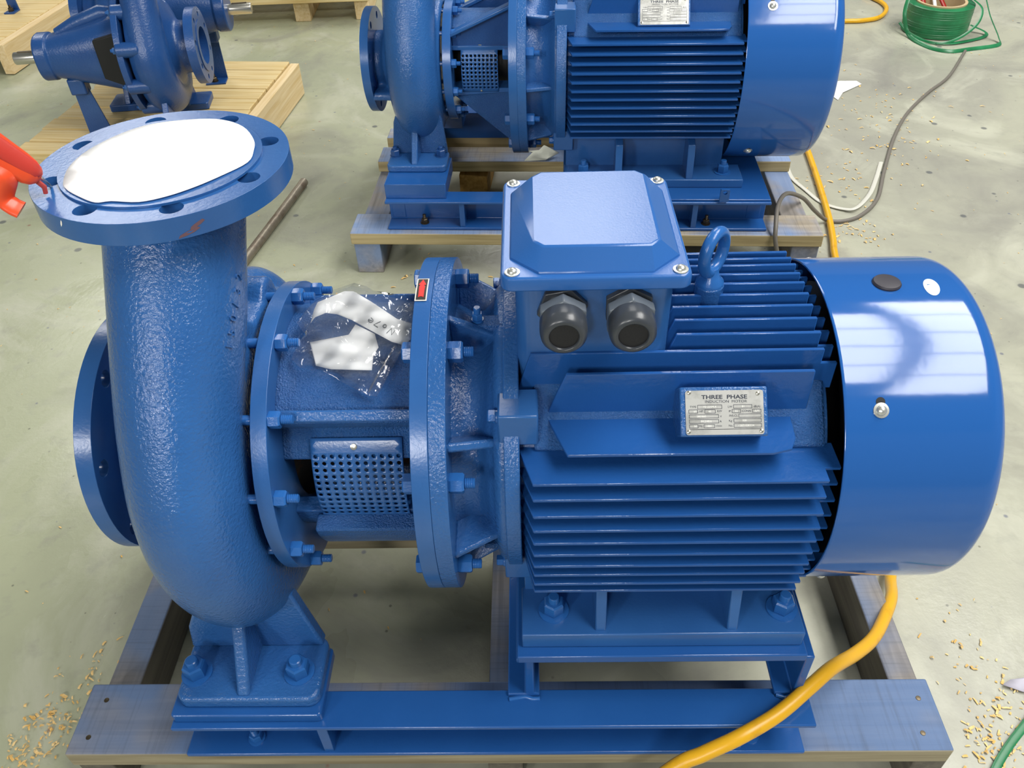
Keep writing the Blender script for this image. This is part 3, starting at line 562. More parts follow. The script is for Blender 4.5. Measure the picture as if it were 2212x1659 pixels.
# eye bolt on its boss
mb = MB(); mb.rev([(.15,.0175),(.222,.0175),(.2225,.0165)], 'z', (.353,0,0), 28); eb = part('eye_bolt_boss', mb, 'cast', mfr, .001)
mb = MB(); th = math.radians(50); cx, cz, RR = .353, .2655, .0225
pts = [(cx+RR*math.cos(q)*math.cos(th), RR*math.cos(q)*math.sin(th), cz+RR*1.12*math.sin(q)) for q in np.linspace(0,2*math.pi,41)]
mb.tube(pts[:-1]+[pts[0]], .0073, 14, cap=False); mb.rev([(.222,.0165),(.227,.0165),(.233,.0105),(.245,.008)], 'z', (cx,0,0), 24); part('eye_bolt', mb, 'bolt', mfr, ang=60)
# grease tab on the shield
mb = MB().box(.064,.106,-.031,-.009,.178,.188); gt = part('grease_tab', mb, 'rough', mfl, .002)
put('grease_bolt', hexnut(.012,.009,.0046,.008,.0075,thread=False), mfl, (.073,-.02,.188), (0,-math.pi/2,0))
mb = MB().box(.07,.104,-.125,-.1,-.125,-.115); part('grease_tab', mb, 'rough', mfl, .002)
# base frame
bf = crail(pump, -.386, .53, -.2715, -.2225, -.3405, -.4285, gus=(-.176,.425), bolts=(-.285,.455), bm='bolt')
for sg in (1,-1):
    ys = sorted((-sg*.262,-sg*.155)); part('foot_packer', MB().prism(rrect(-.384,-.168,ys[0],ys[1],.006), 'z', -.3405, -.322), 'base', bf, .0025)
part('motor_plate', MB().box(.1125,.5035,-.232,.232,-.238,-.2225), 'base', bf, .002)
for xa, s in ((.1225,-1),(.506,-1)):
    q = [(0,-.238),(.034*s*-.3,-.238),(.034*s*-.3,-.2385)]
    c = [(xa-.012,-.238),(xa+.012,-.238),(xa+.012,-.33),(xa+.02,-.3325),(xa+.02,-.3405),(xa-.026,-.3405),(xa-.026,-.3325),(xa,-.3325),(xa,-.248),(xa-.012,-.248)]
    part('cross_channel', MB().prism(c, 'y', -.226, .226), 'base', bf, .002)
    for yy in (-.226,-.215):
        mb = MB(); mb.tube([(xa-.024+.011*k+random.uniform(-.002,.002), yy+random.uniform(-.003,.003)-.002, -.3395) for k in range(5)], .0035, 8); part('weld_bead', mb, 'bolt', bf, ang=80)
# ------------------------------------------------------------------ second pump set (behind)
OX, OY, OZ, PS = .1009, 1.5758, -.0622, -.0469
pump2 = thing('pump_set', 'blue pump and motor unit behind, its motor top cut off by the upper edge', 'pump', (OX,OY,.14), PS, AX+OZ)
zr = -.2778; zd = -.3678
def arc2(a, x, rt, rc, sr): return arc(a, x, rt, rc, sr)
path2 = [[-.27,0,.42,.075,1],[-.27,-.004,.38,.0735,1],[-.27,-.045,.3,.073,1],[-.268,-.095,.21,.073,.95],[-.267,-.135,.13,.073,.9],arc(15,-.266,.074,.168,.9),arc(-10,-.265,.074,.166,.9),arc(-35,-.265,.073,.162,.9),arc(-60,-.265,.071,.158,.9),arc(-90,-.265,.067,.155,.9),arc(-120,-.265,.06,.152,.9),arc(-160,-.265,.052,.15,.9),arc(-200,-.265,.045,.148,.9),arc(-245,-.265,.035,.145,.9)]
v2 = volute(pump2, path2, dict(hub=[[(-.4,.001),(-.4,.08),(-.37,.08),(-.345,.11),(-.32,.15),(-.2,.165),(-.193,.16),(-.193,.001)]], vox=.0055, soft=6,
     extra=[('prism',[(-.13,-.05),(-.13,-.072),(-.06,-.072),(-.06,-.05)],'x',-.4,-.33)]))
flange('suction_flange', v2, 'x', (-.4172,0,0), .1428, .023, .08, .12, 8, .01, math.radians(22.5))
flange('discharge_flange', v2, 'z', (-.27,0,.42), .14, .024, .075, .115, 8, .0115, math.radians(22.5))
for sg in (1,-1):
    def mir(m_):
        if sg < 0: m_.v = [(a,-b,c) for a,b,c in m_.v]
        return m_
    part('casing_foot', mir(MB().prism(rrect(-.358,-.186,-.247,-.15,.014), 'z', -.2335, -.213)), 'cast', v2, .004)
    part('foot_web', mir(MB().prism([(-.352,-.214),(-.19,-.214),(-.2,-.11),(-.21,-.08),(-.325,-.08),(-.34,-.12)], 'y', -.165, -.148)), 'rough', v2, .004)
    part('foot_rib', mir(MB().prism([(-.24,-.214),(-.15,-.214),(-.15,-.13),(-.178,-.13)], 'x', -.287, -.269)), 'cast', v2, .003)
    for bx in (-.341,-.2075): put('foot_bolt', hexnut(.024,.018,.007,.008,.016,'dark2',thread=False), v2, (bx,-sg*.182,-.213), (0,-math.pi/2,0))
br2 = part('bracket_ring', holed(circ(.165,72), [circ(.09,40)], -.186, -.1626, lambda u,v,t:(t,u,v)), 'paint', pump2, .0015)
for k in range(12):
    a = 15+30*k; put('stud_nut', hexnut(.02,.014,.006,.011,0,'bolt'), br2, pol(.15,a,-.1626)); mb = MB(); q = pol(.15,a,0); mb.rev([(-.197,.006),(-.18,.006)], 'x', (0,q[1],q[2]), 10); part('stud', mb, 'bolt', br2)
part('lantern_flange', holed(circ(.2623,80), [circ(.13,40)], 0, .0225, lambda u,v,t:(t,u,v)), 'paint', br2, .0015)
for sg in (1,-1):
    part('bracket_web', mir(MB().prism([(-.164,.1),(-.164,.112),(.001,.186),(.001,.05),(-.164,.05)], 'y', -.106, -.094)) if 0 else MB().prism([(-.164,.062),(-.164,.104),(.001,.176),(.001,.062)], 'y', -sg*.1-.006, -sg*.1+.006), 'dark2', br2, .002)  # upper web in the darker blue, its shadow painted into the colour
    e = MB().prism([(-.164,.1),(-.164,.111),(.001,.184),(.001,.172)], 'y', *sorted((-sg*.09,-sg*.126))); part('bracket_edge', e, 'paint', br2, .003)
    part('bracket_web', MB().prism([(-.166,-.062),(.001,-.05),(.001,-.205),(-.15,-.075)], 'y', *sorted((-sg*.112,-sg*.1))), 'rough', br2, .002)
    part('bracket_edge', MB().prism([(-.166,-.04),(.001,-.04),(.001,-.052),(-.166,-.062)], 'y', *sorted((-sg*.06,-sg*.118))), 'paint', br2, .002)
    part('bracket_edge', MB().prism([(-.166,.062),(.001,.062),(.001,.074),(-.166,.074)], 'y', *sorted((-sg*.06,-sg*.112))), 'paint', br2, .002)
part('bracket_arch', MB().prism(arcpts(.135,125,55,14)+arcpts(.12,55,125,14), 'x', -.163, .001), 'rough', br2, .002)
mb = MB(); mb.rev([(-.17,.03),(-.17,.085),(-.13,.06),(-.06,.06),(0,.07),(0,.03)], n=36); part('coupling', mb, 'black', br2)
g2 = guard(pump2, -.139, -.037, .127, 40, -24, 9, 13, .0034, .03)
mb = MB(); mb.rev([(0,.0055),(.0015,.005),(.002,.002)], 'z', n=16); mb.xf(Matrix.Rotation(math.radians(56),4,'X') @ Matrix.Translation((0,0,.1286))); mb.v = [(u-.086,v,t) for u,v,t in mb.v]; part('guard_screw', mb, 'zinc', g2)
mb = MB(); mb.rev([(0,.003),(.0015,.003),(.002,.002)], 'z', n=12); mb.xf(Matrix.Rotation(math.radians(90+21),4,'X') @ Matrix.Translation((0,0,.1286))); mb.v = [(u-.086,v,t) for u,v,t in mb.v]; part('guard_screw', mb, 'zinc', g2)
hz2 = [.118-.0222*k for k in range(12)]; 
ht2 = [math.sqrt(.272**2-z*z) if z > 0 else min(.272, math.sqrt(.285**2-z*z)) for z in hz2]
vy2 = [-.118+.0236*k for k in range(11)]
P2 = dict(Rfl=.2623, xf=(.0225,.0459), lantern_face=0, Rroot=.215, Rring=.247, ring=(.125,.152), nut=.026, rib0=0,
  fin=(.149,.166,.60,.612), fint=.0055, step=.02, hf=list(zip(hz2,ht2)), vf=[(y,math.sqrt(.272**2-y*y),.18) for y in vy2],
  short=[(.146,.226,.225,.57)], foot=dict(x=(.1499,.652),y=(.262,.165),z=(-.272,-.248),rib=(.293,.492),rw=.02,bolt=(.205,.6),by=.215,nut=.028),
  Rc=.2726, cover=(.6066,.8525), round=.03, scr=.0085, sx=.6666, np=dict(R=.2555,h=.0355,x=(.338,.4605)))
motor(pump2, P2); terminal_box(pump2, .12, .06)
bf2 = crail(pump2, -.3564, .7229, -.338, -.283, zr, zd+.0005, gus=(-.143,.513), bolts=(-.252,.556))
for q in (1,-1): part('foot_packer', MB().box(-.3553,-.1815,*sorted((-q*.318,-q*.15)),zr,-.2335), 'base', bf2, .002)
part('motor_plate', MB().box(.148,.7216,-.33,.33,zr,-.2725), 'base', bf2, .002)
tab = holed(rrect(.578,.603,-.272,-.236,.003), [circ(.006,14,.5905,-.245)], -.344, -.336, lambda u,v,t:(u,t,v)); part('earth_tab', tab, 'base', bf2, .001)
for xa in (-.33,.2,.69): part('cross_beam', MB().box(xa-.02,xa+.02,-.284,.284,zd+.01,zr-.012), 'base', bf2, .002)
pallet('pallet', 'pale wooden pallet with blue overspray under the rear pump set', (OX,OY,0), PS,
       [(-.467,.8795,-.358,-.243),(-.467,.8795,.1,.21),(-.467,.8795,.28,.36)], [(-.462,-.385,-.35,.36),(.18,.25,-.26,.36),(.80,.8765,-.35,.36)], 'wood_mid', 'wood_mid_y')
# ------------------------------------------------------------------ things on the front pump
DISC = [(-.3424,-.0511),(-.3504,-.0173),(-.346,.0213),(-.3251,.0618),(-.2968,.0878),(-.2512,.0982),(-.2176,.095),(-.1878,.0743),(-.1667,.039),(-.16,.012),(-.1596,-.0157),(-.1789,-.0443),(-.2003,-.0694),(-.2226,-.0877),(-.247,-.0979),(-.2759,-.0949),(-.2913,-.097),(-.3129,-.0838),(-.3326,-.0675)]
def closed(P, n=4):
    P = [np.array(p, float) for p in P]; k = len(P); o = []
    for i in range(k):
        a, b, c, d = P[i-1], P[i], P[(i+1)%k], P[(i+2)%k]
        for j in range(n): t = j/n; o.append(tuple(.5*(2*b+(-a+c)*t+(2*a-5*b+4*c-d)*t*t+(-a+3*b-3*c+d)*t**3)))
    return o
def sheet(outline, step, mapf, th, name, m, parent=None, off=(0,0,0)):
    """a sheet filled from an outline with an inner grid; mapf(u,v) -> 3-D"""
    us = [p[0] for p in outline]; vs = [p[1] for p in outline]; pts = [Vector(p) for p in outline]; n = len(pts)
    def inside(u, v):
        c = False; j = n-1
        for i in range(n):
            if (outline[i][1] > v) != (outline[j][1] > v) and u < (outline[j][0]-outline[i][0])*(v-outline[i][1])/(outline[j][1]-outline[i][1])+outline[i][0]: c = not c
            j = i
        return c
    u = min(us)+step/2
    while u < max(us):
        v = min(vs)+step/2
        while v < max(vs):
            if inside(u, v) and min((u-a)**2+(v-b)**2 for a, b in outline) > (step*.45)**2: pts.append(Vector((u+random.uniform(-.2,.2)*step, v+random.uniform(-.2,.2)*step)))
            v += step
        u += step
    vo, eo, fo, *_ = delaunay_2d_cdt(pts, [(i,(i+1)%n) for i in range(n)], [list(range(n))], 1, 1e-6)
    mb = MB(); mb.add([mapf(p.x,p.y) for p in vo], [list(f) for f in fo])
    me = mb.mesh(name, M[m], 180); o = put(name, me, parent, off)
    if th: s = o.modifiers.new('thickness','SOLIDIFY'); s.thickness = th; s.offset = 0
    return o
zf = AX+.3972
d = sheet(closed(DISC), .018, lambda u,v: (u+.2574, v, .0013+.0003*math.sin(u*38+1)*math.sin(v*31)), .0008, 'flange_cover', 'cover', None, (-.2574,0,zf))
tag(d, 'round white cover sheet lying over the opening of the top flange', 'cover sheet')
CUT = math.radians(66)
def drape(R, amp, seed):
    def f(u, v):
        t = amp*(math.sin(u*92+v*61+seed)+.7*math.sin(u*171-v*133+2.1*seed)+.5*math.sin(v*260+u*40+seed*.7))
        if v < R*CUT: return Vector(pol(R+t, math.degrees(v/R), u))+Vector((.08,.08,-.14-AX+AX))
        n = Vector((0,-math.cos(CUT),math.sin(CUT))); tg = Vector((0,math.sin(CUT),math.cos(CUT)))
        return Vector((u,0,0))+n*(R+t)+tg*(v-R*CUT)+Vector((.08,.08,-.14))
    return f
BO = (-.08,-.08,AX+.14)
BAG = [(-.0854,.317),(-.0689,.3109),(-.0597,.304),(-.0263,.2979),(-.0079,.2882),(-.0084,.2568),(-.0082,.2351),(-.0168,.2271),(-.0187,.2208),(-.0413,.1723),(-.0455,.1659),(-.0555,.1674),(-.0849,.183),(-.1146,.2014),(-.1233,.1991),(-.1394,.2037),(-.1509,.2151),(-.1489,.2241),(-.1387,.251),(-.1506,.2661),(-.1402,.283),(-.1325,.2921),(-.1123,.306)]
STRIP = [(-.1276,.2917),(-.0951,.3073),(-.0837,.3068),(-.061,.2917),(-.0268,.2661),(-.0088,.2596),(-.0089,.237),(-.0163,.2296),(-.0312,.2343),(-.0628,.2533),(-.0825,.2653),(-.1015,.2741),(-.116,.2763),(-.1292,.2704),(-.1336,.2624),(-.1314,.2812)]
CARD = [(-.1323,.2346),(-.0855,.2441),(-.0781,.2584),(-.0533,.2445),(-.0476,.2261),(-.0531,.2158),(-.0535,.195),(-.1034,.1978),(-.1218,.2026)]
bag = thing('plastic_bag', 'clear crumpled zip bag lying on the front pump beside the red arrow sign', 'plastic bag', BO)
sheet(BAG, .006, drape(.1695,.0007,.3), 0, 'back_film', 'film', bag); sheet(BAG, .005, drape(.178,.0016,1.7), 0, 'front_film', 'film', bag)
za, zb_ = drape(.1775,0,0), None
zl = MB(); zl.tube([za(-.0262+(-.0547+.0262)*t,.2298+(.1708-.2298)*t)+Vector((0,-.0022,.0022)) for t in np.linspace(0,1,12)], .0011, 6); part('zip_seam', zl, 'film', bag)
s1 = sheet(STRIP, .008, drape(.1745,.0004,.6), .0003, 'paper_slip', 'white', None, BO); tag(s1, 'long curved white paper slip with handwriting inside the clear bag', 'paper')
s2 = sheet(CARD, .008, drape(.1728,.0004,2.6), .0003, 'folded_paper', 'white', None, BO); tag(s2, 'small blank white folded paper inside the lower half of the clear bag', 'paper')
# handwriting, seen upside down from the camera
f0 = drape(.1753,0,0)
def hand(strokes):
    mb = MB(); c = np.array((-.045,.2612)); ax = np.array((-.86,.51)); ay = np.array((-.51,-.86))
    for S in strokes: mb.tube([f0(*(c+ax*(u-.02)*1.0+ay*v)) for u, v in S], .00045, 5)
    return mb
cir = [(.0145+.0022*math.cos(q), .0018+.0022*math.sin(q)) for q in np.linspace(0,6.2,12)]
lo = [(.034+.003*math.cos(q), .004+.0026*math.sin(q)) for q in np.linspace(-.3,4.4,12)]
part('handwriting', hand([[(0,0),(.0005,.008),(.0055,.0005),(.007,.009)], cir, [(.021,.0075),(.0275,.007),(.025,.003),(.0225,-.001)], lo+[(.036,.0005)], [(.0322,.0035),(.037,.0045)]]), 'ink', s1)
# ------------------------------------------------------------------ orange hand tool hooked on the flange edge
tl = thing('hand_tool', 'orange-red plastic hand tool with curved trigger, tip resting on the top flange edge', 'hand tool', (-.3618,-.0602,AX+.394))
def rel(p): return (p[0]+.3618, p[1]+.0602, p[2]-AX-.394)
A_, B_ = Vector(rel((-.350,-.0745,.983))), Vector(rel((-.392,-.088,1.040))); dv = (B_-A_).normalized(); sd = Vector((.64,.56,.0)); sd = (sd-dv*sd.dot(dv)).normalized(); nn = dv.cross(sd)
def capsule(a, b, w0, w1, th, n=14, k=12):
    mb = MB(); rings = []
    for t, s_ in [(0,.05),(.02,.45),(.07,.75),(.16,.93),(.3,1),(.6,1),(.9,1),(1,.97)]:
        c = a+(b-a)*t; ww = (w0+(w1-w0)*t)*s_; tt = th*min(1,s_*1.1)
        rings.append([c+sd*(ww*math.copysign(abs(math.cos(q))**.6,math.cos(q)))+nn*(tt*math.copysign(abs(math.sin(q))**.6,math.sin(q))) for q in (2*math.pi*i/k for i in range(k))])
    return mb.loft(rings)
part('tool_body', capsule(A_, B_, .0135,.0185,.0105), 'orange', tl, ang=60)
part('tool_shell', capsule(A_+(B_-A_)*.03+sd*.004-nn*.0055, B_-(B_-A_)*.12+sd*.004-nn*.0075, .0085,.0105,.0052), 'orange2', tl, ang=60)
c0 = A_+(B_-A_)*.66-sd*.0098-nn*.0108; mb = MB(); mb.add([c0+dv*a*.0048+sd*b*.0048-nn*c*.0012 for a in (-1,1) for b in (-1,1) for c in (0,1)], [(0,1,3,2),(4,6,7,5),(0,4,5,1),(2,3,7,6),(0,2,6,4),(1,5,7,3)]); part('tool_window', mb, 'sblack', tl)
tp = [A_+(B_-A_)*.5-sd*.011-nn*.006, A_+(B_-A_)*.32-sd*.017-nn*.008, Vector(rel((-.377,-.099,.976))), Vector(rel((-.3725,-.1,.968))), Vector(rel((-.366,-.1,.9632)))]
mb = MB(); mb.tube(spline(tp,6), .0095, 14, (.36,1)); part('tool_trigger', mb, 'orange', tl, ang=60)
mb = MB(); mb.tube([A_+(B_-A_)*.05-sd*.003, Vector(rel((-.3505,-.073,.974))), Vector(rel((-.3515,-.0735,.9672)))], [.0028,.0026,.0022], 10); part('tool_nib', mb, 'orange2', tl)
mb = MB(); mb.tube([A_+(B_-A_)*.04+sd*.002, Vector(rel((-.352,-.062,.970))), Vector(rel((-.3575,-.05,.9615)))], [.002,.0019,.0012], 8); part('tool_pin', mb, 'steel', tl)
# ------------------------------------------------------------------ hoses, cables, straps
def cord(name, pts, r, m, label, cat, n=12, k=10, flat=None):
    q = spline(pts, k); o0 = Vector(q[0]); o0.z = 0
    mb = MB(); mb.tube([Vector(p)-o0 for p in q], r, n, flat); o = put(name, mb.mesh(name, M[m], 60), None, o0); tag(o, label, cat); return o
cord('air_hose', [(1.93,3.8,.011),(1.972,3.66,.011),(1.96,3.545,.011),(1.885,3.425,.011),(1.785,3.382,.011),(1.65,3.37,.011),(1.42,3.25,.011),(1.25,2.7,.011),(1.175,2.2,.011),(1.147,1.921,.011),(1.123,1.713,.011),(1.094,1.497,.011),(1.068,1.358,.011),(1.046,1.254,.011),(.985,.85,.011),(.90,.42,.011),(.85,.2,.015),(.813,.107,.035),(.778,.036,.08),(.728,-.037,.117),(.685,-.09,.15),(.636,-.135,.185),(.575,-.185,.232),(.53,-.222,.2455),(.475,-.262,.2455),(.417,-.293,.2445),(.366,-.308,.225),(.323,-.318,.2),(.22,-.36,.11),(.1,-.42,.02),(-.05,-.5,.011)], .0105, 'hose', 'long yellow air hose curving past both motors to the front', 'hose')
cord('power_cable', [(2.114,2.95,.006),(1.927,2.657,.006),(1.778,2.49,.006),(1.623,2.29,.006),(1.494,2.067,.006),(1.375,1.813,.006),(1.288,1.619,.006),(1.203,1.516,.006),(1.134,1.481,.006),(1.082,1.481,.012),(1.028,1.456,.06),(.972,1.428,.12),(.893,1.348,.18),(.845,1.262,.192),(.826,1.19,.165),(.829,1.168,.12),(.862,1.165,.03),(.88,1.16,.006),(.9,1.05,.006)], .0062, 'cable', 'thin dark grey cable winding across the floor onto the rear pallet', 'cable')
cord('strap_offcut', [(1.07,1.958,.004),(1.055,1.874,.004),(1.051,1.78,.004),(1.074,1.696,.004),(1.104,1.608,.004),(1.158,1.56,.006),(1.2,1.556,.012),(1.272,1.65,.008),(1.332,1.765,.004),(1.388,1.885,.004)], .0075, 'wstrap', 'white twisted plastic strap on the floor beside the yellow hose', 'strap', flat=(.35,1))
cord('green_strip', [(.98,-.14,.006),(.947,-.167,.006),(.908,-.2,.006),(.87,-.238,.006),(.83,-.29,.006)], .0065, 'gstrap', 'green plastic strap lying on the floor at the lower right corner', 'strap', flat=(.2,1))
cord('green_strip', [(-1.12,2.86,.008),(-1.05,2.92,.02),(-.98,2.9,.03),(-.935,2.82,.02),(-.94,2.72,.008),(-.97,2.69,.006)], .011, 'gstrap', 'curled green strap on the floor behind the left pine pallet', 'strap', flat=(.2,1))
# green strapping coil
cl = thing('strap_coil', 'green plastic strapping coil on a cardboard core with tools inside', 'strap coil', (2.085,3.25,0))
mb = MB()
pr = [(.002,.112)]
for k in range(13): pr += [(.004+k*.0096,.1465+random.uniform(-.0006,.0006)),(.004+k*.0096+.0086,.147+random.uniform(-.0006,.0006))]
pr += [(.131,.142),(.131,.112),(.002,.112)]
mb.rev(pr, 'z', n=64, cap=False); part('strap_winding', mb, 'gstrap', cl)
mb = MB(); mb.rev([(.001,.1),(.001,.1125),(.137,.1125),(.137,.1),(.001,.1)], 'z', n=56, cap=False); part('cardboard_core', mb, 'core', cl)
def loose(pts, r=.0085):
    mb = MB(); mb.tube([Vector(p)-Vector((2.085,3.25,0)) for p in spline(pts,8)], r, 8, (.18,1)); part('loose_strap', mb, 'gstrap', cl, ang=60)
loose([(1.985,3.33,.17),(1.93,3.25,.17),(1.905,3.2,.1),(1.93,3.17,.02),(1.945,3.08,.009),(1.985,2.985,.008),(2.05,2.945,.008),(2.14,2.967,.008),(2.284,3.01,.008),(2.31,3.07,.02),(2.265,3.12,.1),(2.24,3.2,.18),(2.2,3.3,.22)])
loose([(2.2,3.2,.155),(2.222,3.13,.13),(2.2,3.085,.08),(2.13,3.06,.03),(2.05,3.045,.01),(1.985,3.075,.01),(1.935,3.16,.02),(1.915,3.25,.04)], .006)
loose([(2.24,3.22,.03),(2.295,3.165,.012),(2.25,3.11,.008),(2.11,3.05,.008),(2.02,3.05,.009)])
for nm, p0, p1, r, m_, lb in (('pliers',(2.16,3.2,.05),(2.08,3.33,.165),.011,'toolred','red-handled tool standing inside the green strap coil, right one'),('pliers',(2.03,3.22,.05),(2.01,3.33,.16),.013,'toolred','dark red tool standing inside the green strap coil, left one'),('marker_stick',(2.075,3.2,.05),(2.055,3.31,.17),.008,'white','white stick standing inside the green strap coil')):
    b0 = Vector((p0[0],p0[1],.001)); t = thing(nm, lb, 'hand tool', (p0[0],p0[1],.001)); a, b_ = Vector((0,0,p0[2]-.05+.002)), Vector(p1)-b0
    mb = MB(); mb.tube(spline([a+(b_-a)*.3, a+(b_-a)*.5+Vector((.006,0,0)), b_], 4), [r*.8]*4+[r]*5, 10, (.6,1)); part('handle', mb, m_, t, ang=60)
    mb = MB(); mb.tube([a, a+(b_-a)*.3], [r*.5,r*.7], 8); part('shank', mb, 'steel' if m_ != 'white' else 'white', t)
# ------------------------------------------------------------------ loose things on the floor
cord('steel_pipe', [(-.653,1.808,.0155),(-.69,1.57,.0155),(-.742,1.25,.0155)], .015, 'pipe', 'old rusty steel pipe lying on the floor behind the front pump', 'pipe', 16, 4)
def flat_scrap(name, pts, m, label, h=.012, loc=(0,0,0), seed=0):
    rnd = random.Random(seed)
    o = sheet(pts, .02, lambda u,v: (u,v,.002+h*abs(math.sin(u*37+seed)*math.sin(v*41+seed*2))), .0008, name, m, None, loc); tag(o, label, 'scrap'); return o
flat_scrap('paper_scrap', [(-.02,-.13),(.02,-.06),(.125,.03),(.11,.055),(.04,.062),(-.06,.0)], 'white', 'torn white paper sheet on the floor right of the rear motor', .006, (1.42,2.575,0), 1)
flat_scrap('crumpled_scrap', [(-.02,-.004),(0,.008),(.04,.012),(.06,-.02),(.01,-.016)], 'scrapm', 'crumpled pale scrap on the floor at the right edge', .014, (.966,-.088,0), 3)
rg = sheet([(-.05,-.06),(-.02,-.01),(-.035,.03),(0,.02),(.015,.05),(.03,.02),(.065,.012),(.02,-.03)], .012, lambda u,v: (u,v,.012*math.sin(u*70)*math.sin(v*60)+.016), .001, 'white_rag', 'rag', None, (.175,1.70,.1405)); tag(rg, 'torn white rag on the rear pallet behind the coupling', 'rag')
wb = MB().prism([(-.055,-.13),(.04,-.15),(.062,.12),(-.03,.14)], 'z', 0, .085); o = put('wood_block', wb.mesh('wood_block', M['pine_z']), None, (-.04,1.83,0)); bevel(o,.003); tag(o, 'yellow timber offcut on the floor under the rear pump set', 'wood block')
# wood shavings, uncountable
rnd = random.Random(7); mb = MB()
def chip(x, y, s):
    a = rnd.uniform(0,6.3); l, w_ = s*rnd.uniform(.6,1.6), s*rnd.uniform(.25,.6); c, q = math.cos(a), math.sin(a); k = rnd.uniform(.2,.9)*s
    P = [(-l,-w_,0),(l*.1,-w_,k),(l,-w_*.6,k*.3),(l,w_*.6,k*.3),(0,w_,k),(-l,w_,.0005)]
    mb.add([(x+u*c-v*q, y+u*q+v*c, .0012+z) for u, v, z in P], [(0,1,4,5),(1,2,3,4)])
for cx, cy, r, n in ((-.70,-.15,.055,90),(-.735,-.21,.05,70),(-.675,-.06,.05,30),(.885,-.185,.045,60),(.92,-.12,.06,45),(.95,-.17,.05,40),(.9,-.02,.09,25),(1.16,1.42,.07,40),(1.02,1.1,.1,35),(1.2,1.75,.12,30),(1.4,2.1,.3,70),(1.55,2.3,.3,60),(-.2,1.1,.25,25)):
    for _ in range(n):
        x, y = rnd.gauss(cx,r*.6), rnd.gauss(cy,r*.6); chip(x, y, rnd.uniform(.0018,.0048) if y < .8 else rnd.uniform(.003,.007))
for _ in range(900): chip(rnd.uniform(-2.2,2.6), rnd.uniform(-.35,3.8), rnd.uniform(.0015,.0035))
o = part('wood_shavings', mb, 'chip', None); tag(o, 'yellow wood shavings scattered over the concrete floor', 'wood shavings', kind='stuff')
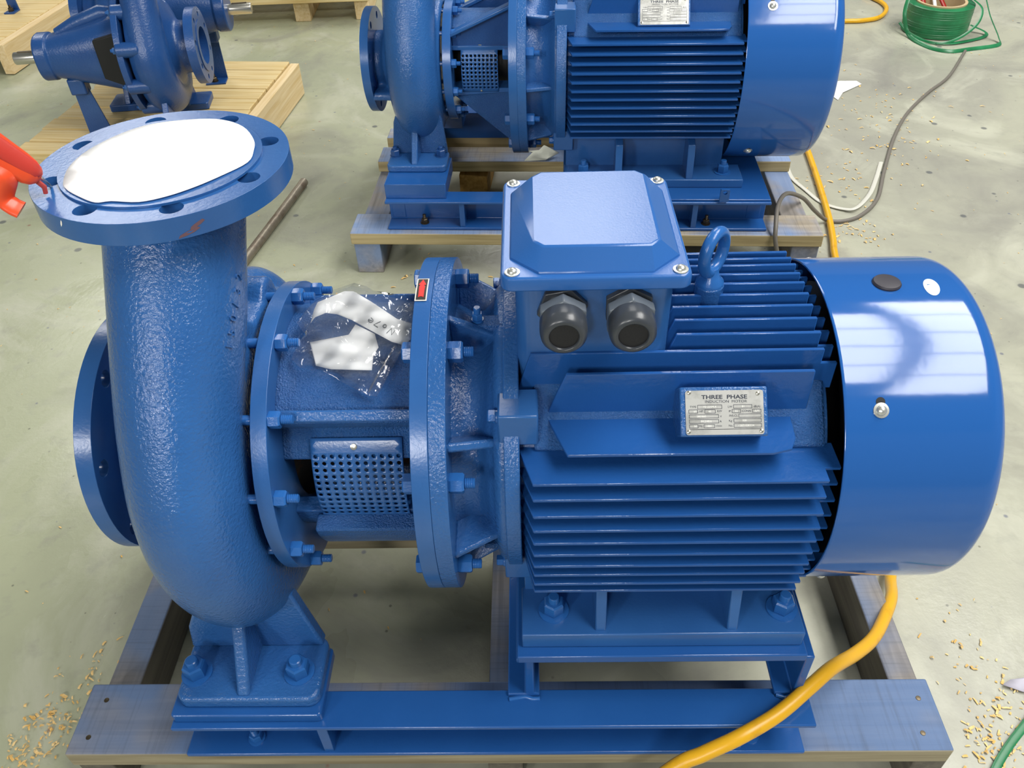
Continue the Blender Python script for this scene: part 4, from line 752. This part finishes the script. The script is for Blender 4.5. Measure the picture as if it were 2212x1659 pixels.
# ------------------------------------------------------------------ bare-shaft pumps and pine pallets in the background
def bare_pump(label, loc, rz):
    """shaft towards -x, suction flange towards +x; x = 0 at the cover joint"""
    t = thing('bare_shaft_pump', label, 'pump', loc, rz, loc[2]+.27)
    OFF[t.name] = Vector((0,0,.27))
    path = [[.075,0,.33,.05,1],[.075,-.02,.27,.052,1],[.075,-.08,.19,.056,1],arc(30,.075,.062,.15,1),arc(0,.075,.065,.15,1),arc(-35,.075,.064,.15,1),arc(-70,.075,.062,.15,1),arc(-110,.075,.058,.15,1),arc(-150,.075,.052,.148,1),arc(-190,.075,.046,.146,1),arc(-230,.075,.04,.142,1)]
    v = volute(t, path, dict(hub=[[(.018,.001),(.018,.19),(.045,.192),(.06,.17),(.11,.15),(.13,.11),(.145,.085),(.19,.082),(.19,.001)]], vox=.007, soft=4)); v.data.materials[0] = M['dark2']
    flange('suction_flange', v, 'x', (.188,0,0), .122, .03, .06, .1, 8, .0085, math.radians(22.5), 'dark2', (.082,.03,.033))
    mb = MB(); mb.rev([(.06,.001),(.06,.06),(.216,.06)], n=32, cap=False); part('suction_bore', mb, 'dark2', v)
    flange('discharge_flange', v, 'z', (.075,0,.33), .11, .026, .05, .09, 8, .009, math.radians(22.5), 'dark2')
    cf = part('cover_flange', holed(circ(.205,64), [circ(.06,32)], -.012, .008, lambda u,v_,q:(q,u,v_)), 'dark2', t, .003)
    for k in range(10):
        a = 18+36*k; q = pol(.19,a,0); mb = MB(); mb.rev([(-.02,.02),(-.016,.024),(.05,.024),(.056,.018)], 'x', (.008,q[1],q[2]), 16); part('cover_lug', mb, 'dark2', cf); put('cover_nut', hexnut(.018,.012,.006,.006,0,'bolt'), cf, (-.012,q[1],q[2]), (0,0,math.pi))
    # bearing housing with side windows
    def hs(x, w_, h, z0=0): return [(x, w_*math.copysign(abs(math.cos(a))**.8,math.cos(a)), z0+h*math.copysign(abs(math.sin(a))**.8,math.sin(a))) for a in (2*math.pi*i/28 for i in range(28))]
    mb = MB().loft([hs(-.318,.07,.07),hs(-.314,.074,.074),hs(-.278,.074,.074),hs(-.272,.068,.068),hs(-.2,.084,.086),hs(-.09,.098,.115),hs(-.05,.1,.128),hs(-.012,.1,.13)])
    bh = part('bearing_housing', mb, 'dark2', t, .004, ang=40)
    for s in (1,-1): part('housing_window', MB().prism([(-.105,-.055),(-.012,-.1),(-.012,.09),(-.105,.07)], 'y', *sorted((-s*.06,-s*.1025))), 'black', bh, .004)
    mb = MB(); mb.tube([(-.24,0,.07),(-.17,0,.098),(-.08,0,.126),(-.02,0,.122)], [.018,.024,.026,.018], 12); part('housing_ridge', mb, 'dark2', bh, ang=60)
    mb = MB(); mb.rev([(-.405,.019),(-.403,.02),(-.3,.02)], n=24); sh_ = part('shaft', mb, 'steel', t)
    part('shaft_key', MB().box(-.39,-.335,-.005,.005,.017,.0215), 'rust', sh_)
    # prop under the housing and casing feet
    mb = MB().prism([(-.245,-.07),(-.2,-.07),(-.165,-.262),(-.17,-.27),(-.245,-.27)], 'y', -.034, -.028)
    pr_ = part('prop', mb, 'dark2', t, .001); part('prop_toe', MB().box(-.245,-.168,-.03,.03,-.27,-.264), 'dark2', pr_, .001); part('prop_clamp', MB().box(-.25,-.195,-.055,.0,-.12,-.065), 'dark2', pr_, .006)
    put('prop_bolt', hexnut(.02,.014,.006,.012,.014,'rust'), pr_, (-.2,.005,-.264), (0,-math.pi/2,0))
    for s in (1,-1):
        part('casing_foot', MB().prism(rrect(.02,.15,*sorted((s*.12,s*.24)),.01), 'z', -.27, -.245), 'dark2', v, .003)
        part('foot_rib', MB().prism([(s*.235,-.246),(s*.1,-.246),(s*.1,-.1),(s*.16,-.1)], 'x', .07, .09), 'dark2', v, .003)
        put('foot_hole_bolt', hexnut(.016,.004,.005,.002,.012,'rust',thread=False), v, (.04,s*.2,-.245), (0,-math.pi/2,0))
    return t
pz = .14
bare_pump('dark blue bare-shaft pump on pine pallet, shaft pointing left', (-1.19,2.024,pz), math.radians(8))
bare_pump('second bare-shaft pump farther back, shaft pointing right', (-1.31,2.41,pz), math.radians(187))
yb = [-.44+.1*k for k in range(9)]
pl3 = pallet('pine_pallet', 'fresh pine pallet carrying the two bare-shaft pumps', (-1.25,2.23,0), math.radians(-5),
    [(-.352-random.uniform(0,.02),.355-random.uniform(0,.006),y,y+.094) for y in yb], [(-.3,-.22,-.43,.45),(-.04,.04,-.43,.45)], 'pine', 'pine_y', (.115,.14))
part('side_board', MB().box(.3555,.392,-.44,.452,.004,.132), 'pine_y', pl3, .002)
pl4 = pallet('pine_pallet', 'pale pine pallet cut off by the left edge of the picture', (-2.75,3.42,0), math.radians(-4),
    [(-.6,.5,-.42+.1*k,-.42+.1*k+.096) for k in range(9)], [(-.5,-.42,-.4,.45),(-.04,.04,-.4,.45)], 'pine', 'pine_y', (.115,.14))
part('side_board', MB().box(.5,.545,-.425,.475,.004,.136), 'pine_y', pl4, .002)
o = thing('steel_prop', 'dark blue steel prop standing on the pallet in the upper left corner', 'prop', (-2.42,3.46,.14)); part('prop_plate', MB().prism([(-.02,0),(.03,0),(.015,.3),(-.01,.3)], 'y', -.004, .004), 'dark2', o, .001); part('prop_toe', MB().box(-.02,.03,-.06,.004,0,.006), 'dark2', o); put('prop_bolt', hexnut(.02,.014,.006,.012,.014,'rust'), o, (.004,-.03,.006), (0,-math.pi/2,0))
pallet('pine_pallet', 'yellow pine pallet with three blocks at the top of the picture', (-1.2,3.98,0), math.radians(2),
    [(-.62,.52,-.4+.125*k,-.4+.125*k+.1) for k in range(6)], [(-.53,-.45,-.36,.36),(.125,.205,-.36,.36),(.44,.515,-.36,.36)], 'pine', 'pine_y', (.1,.135))
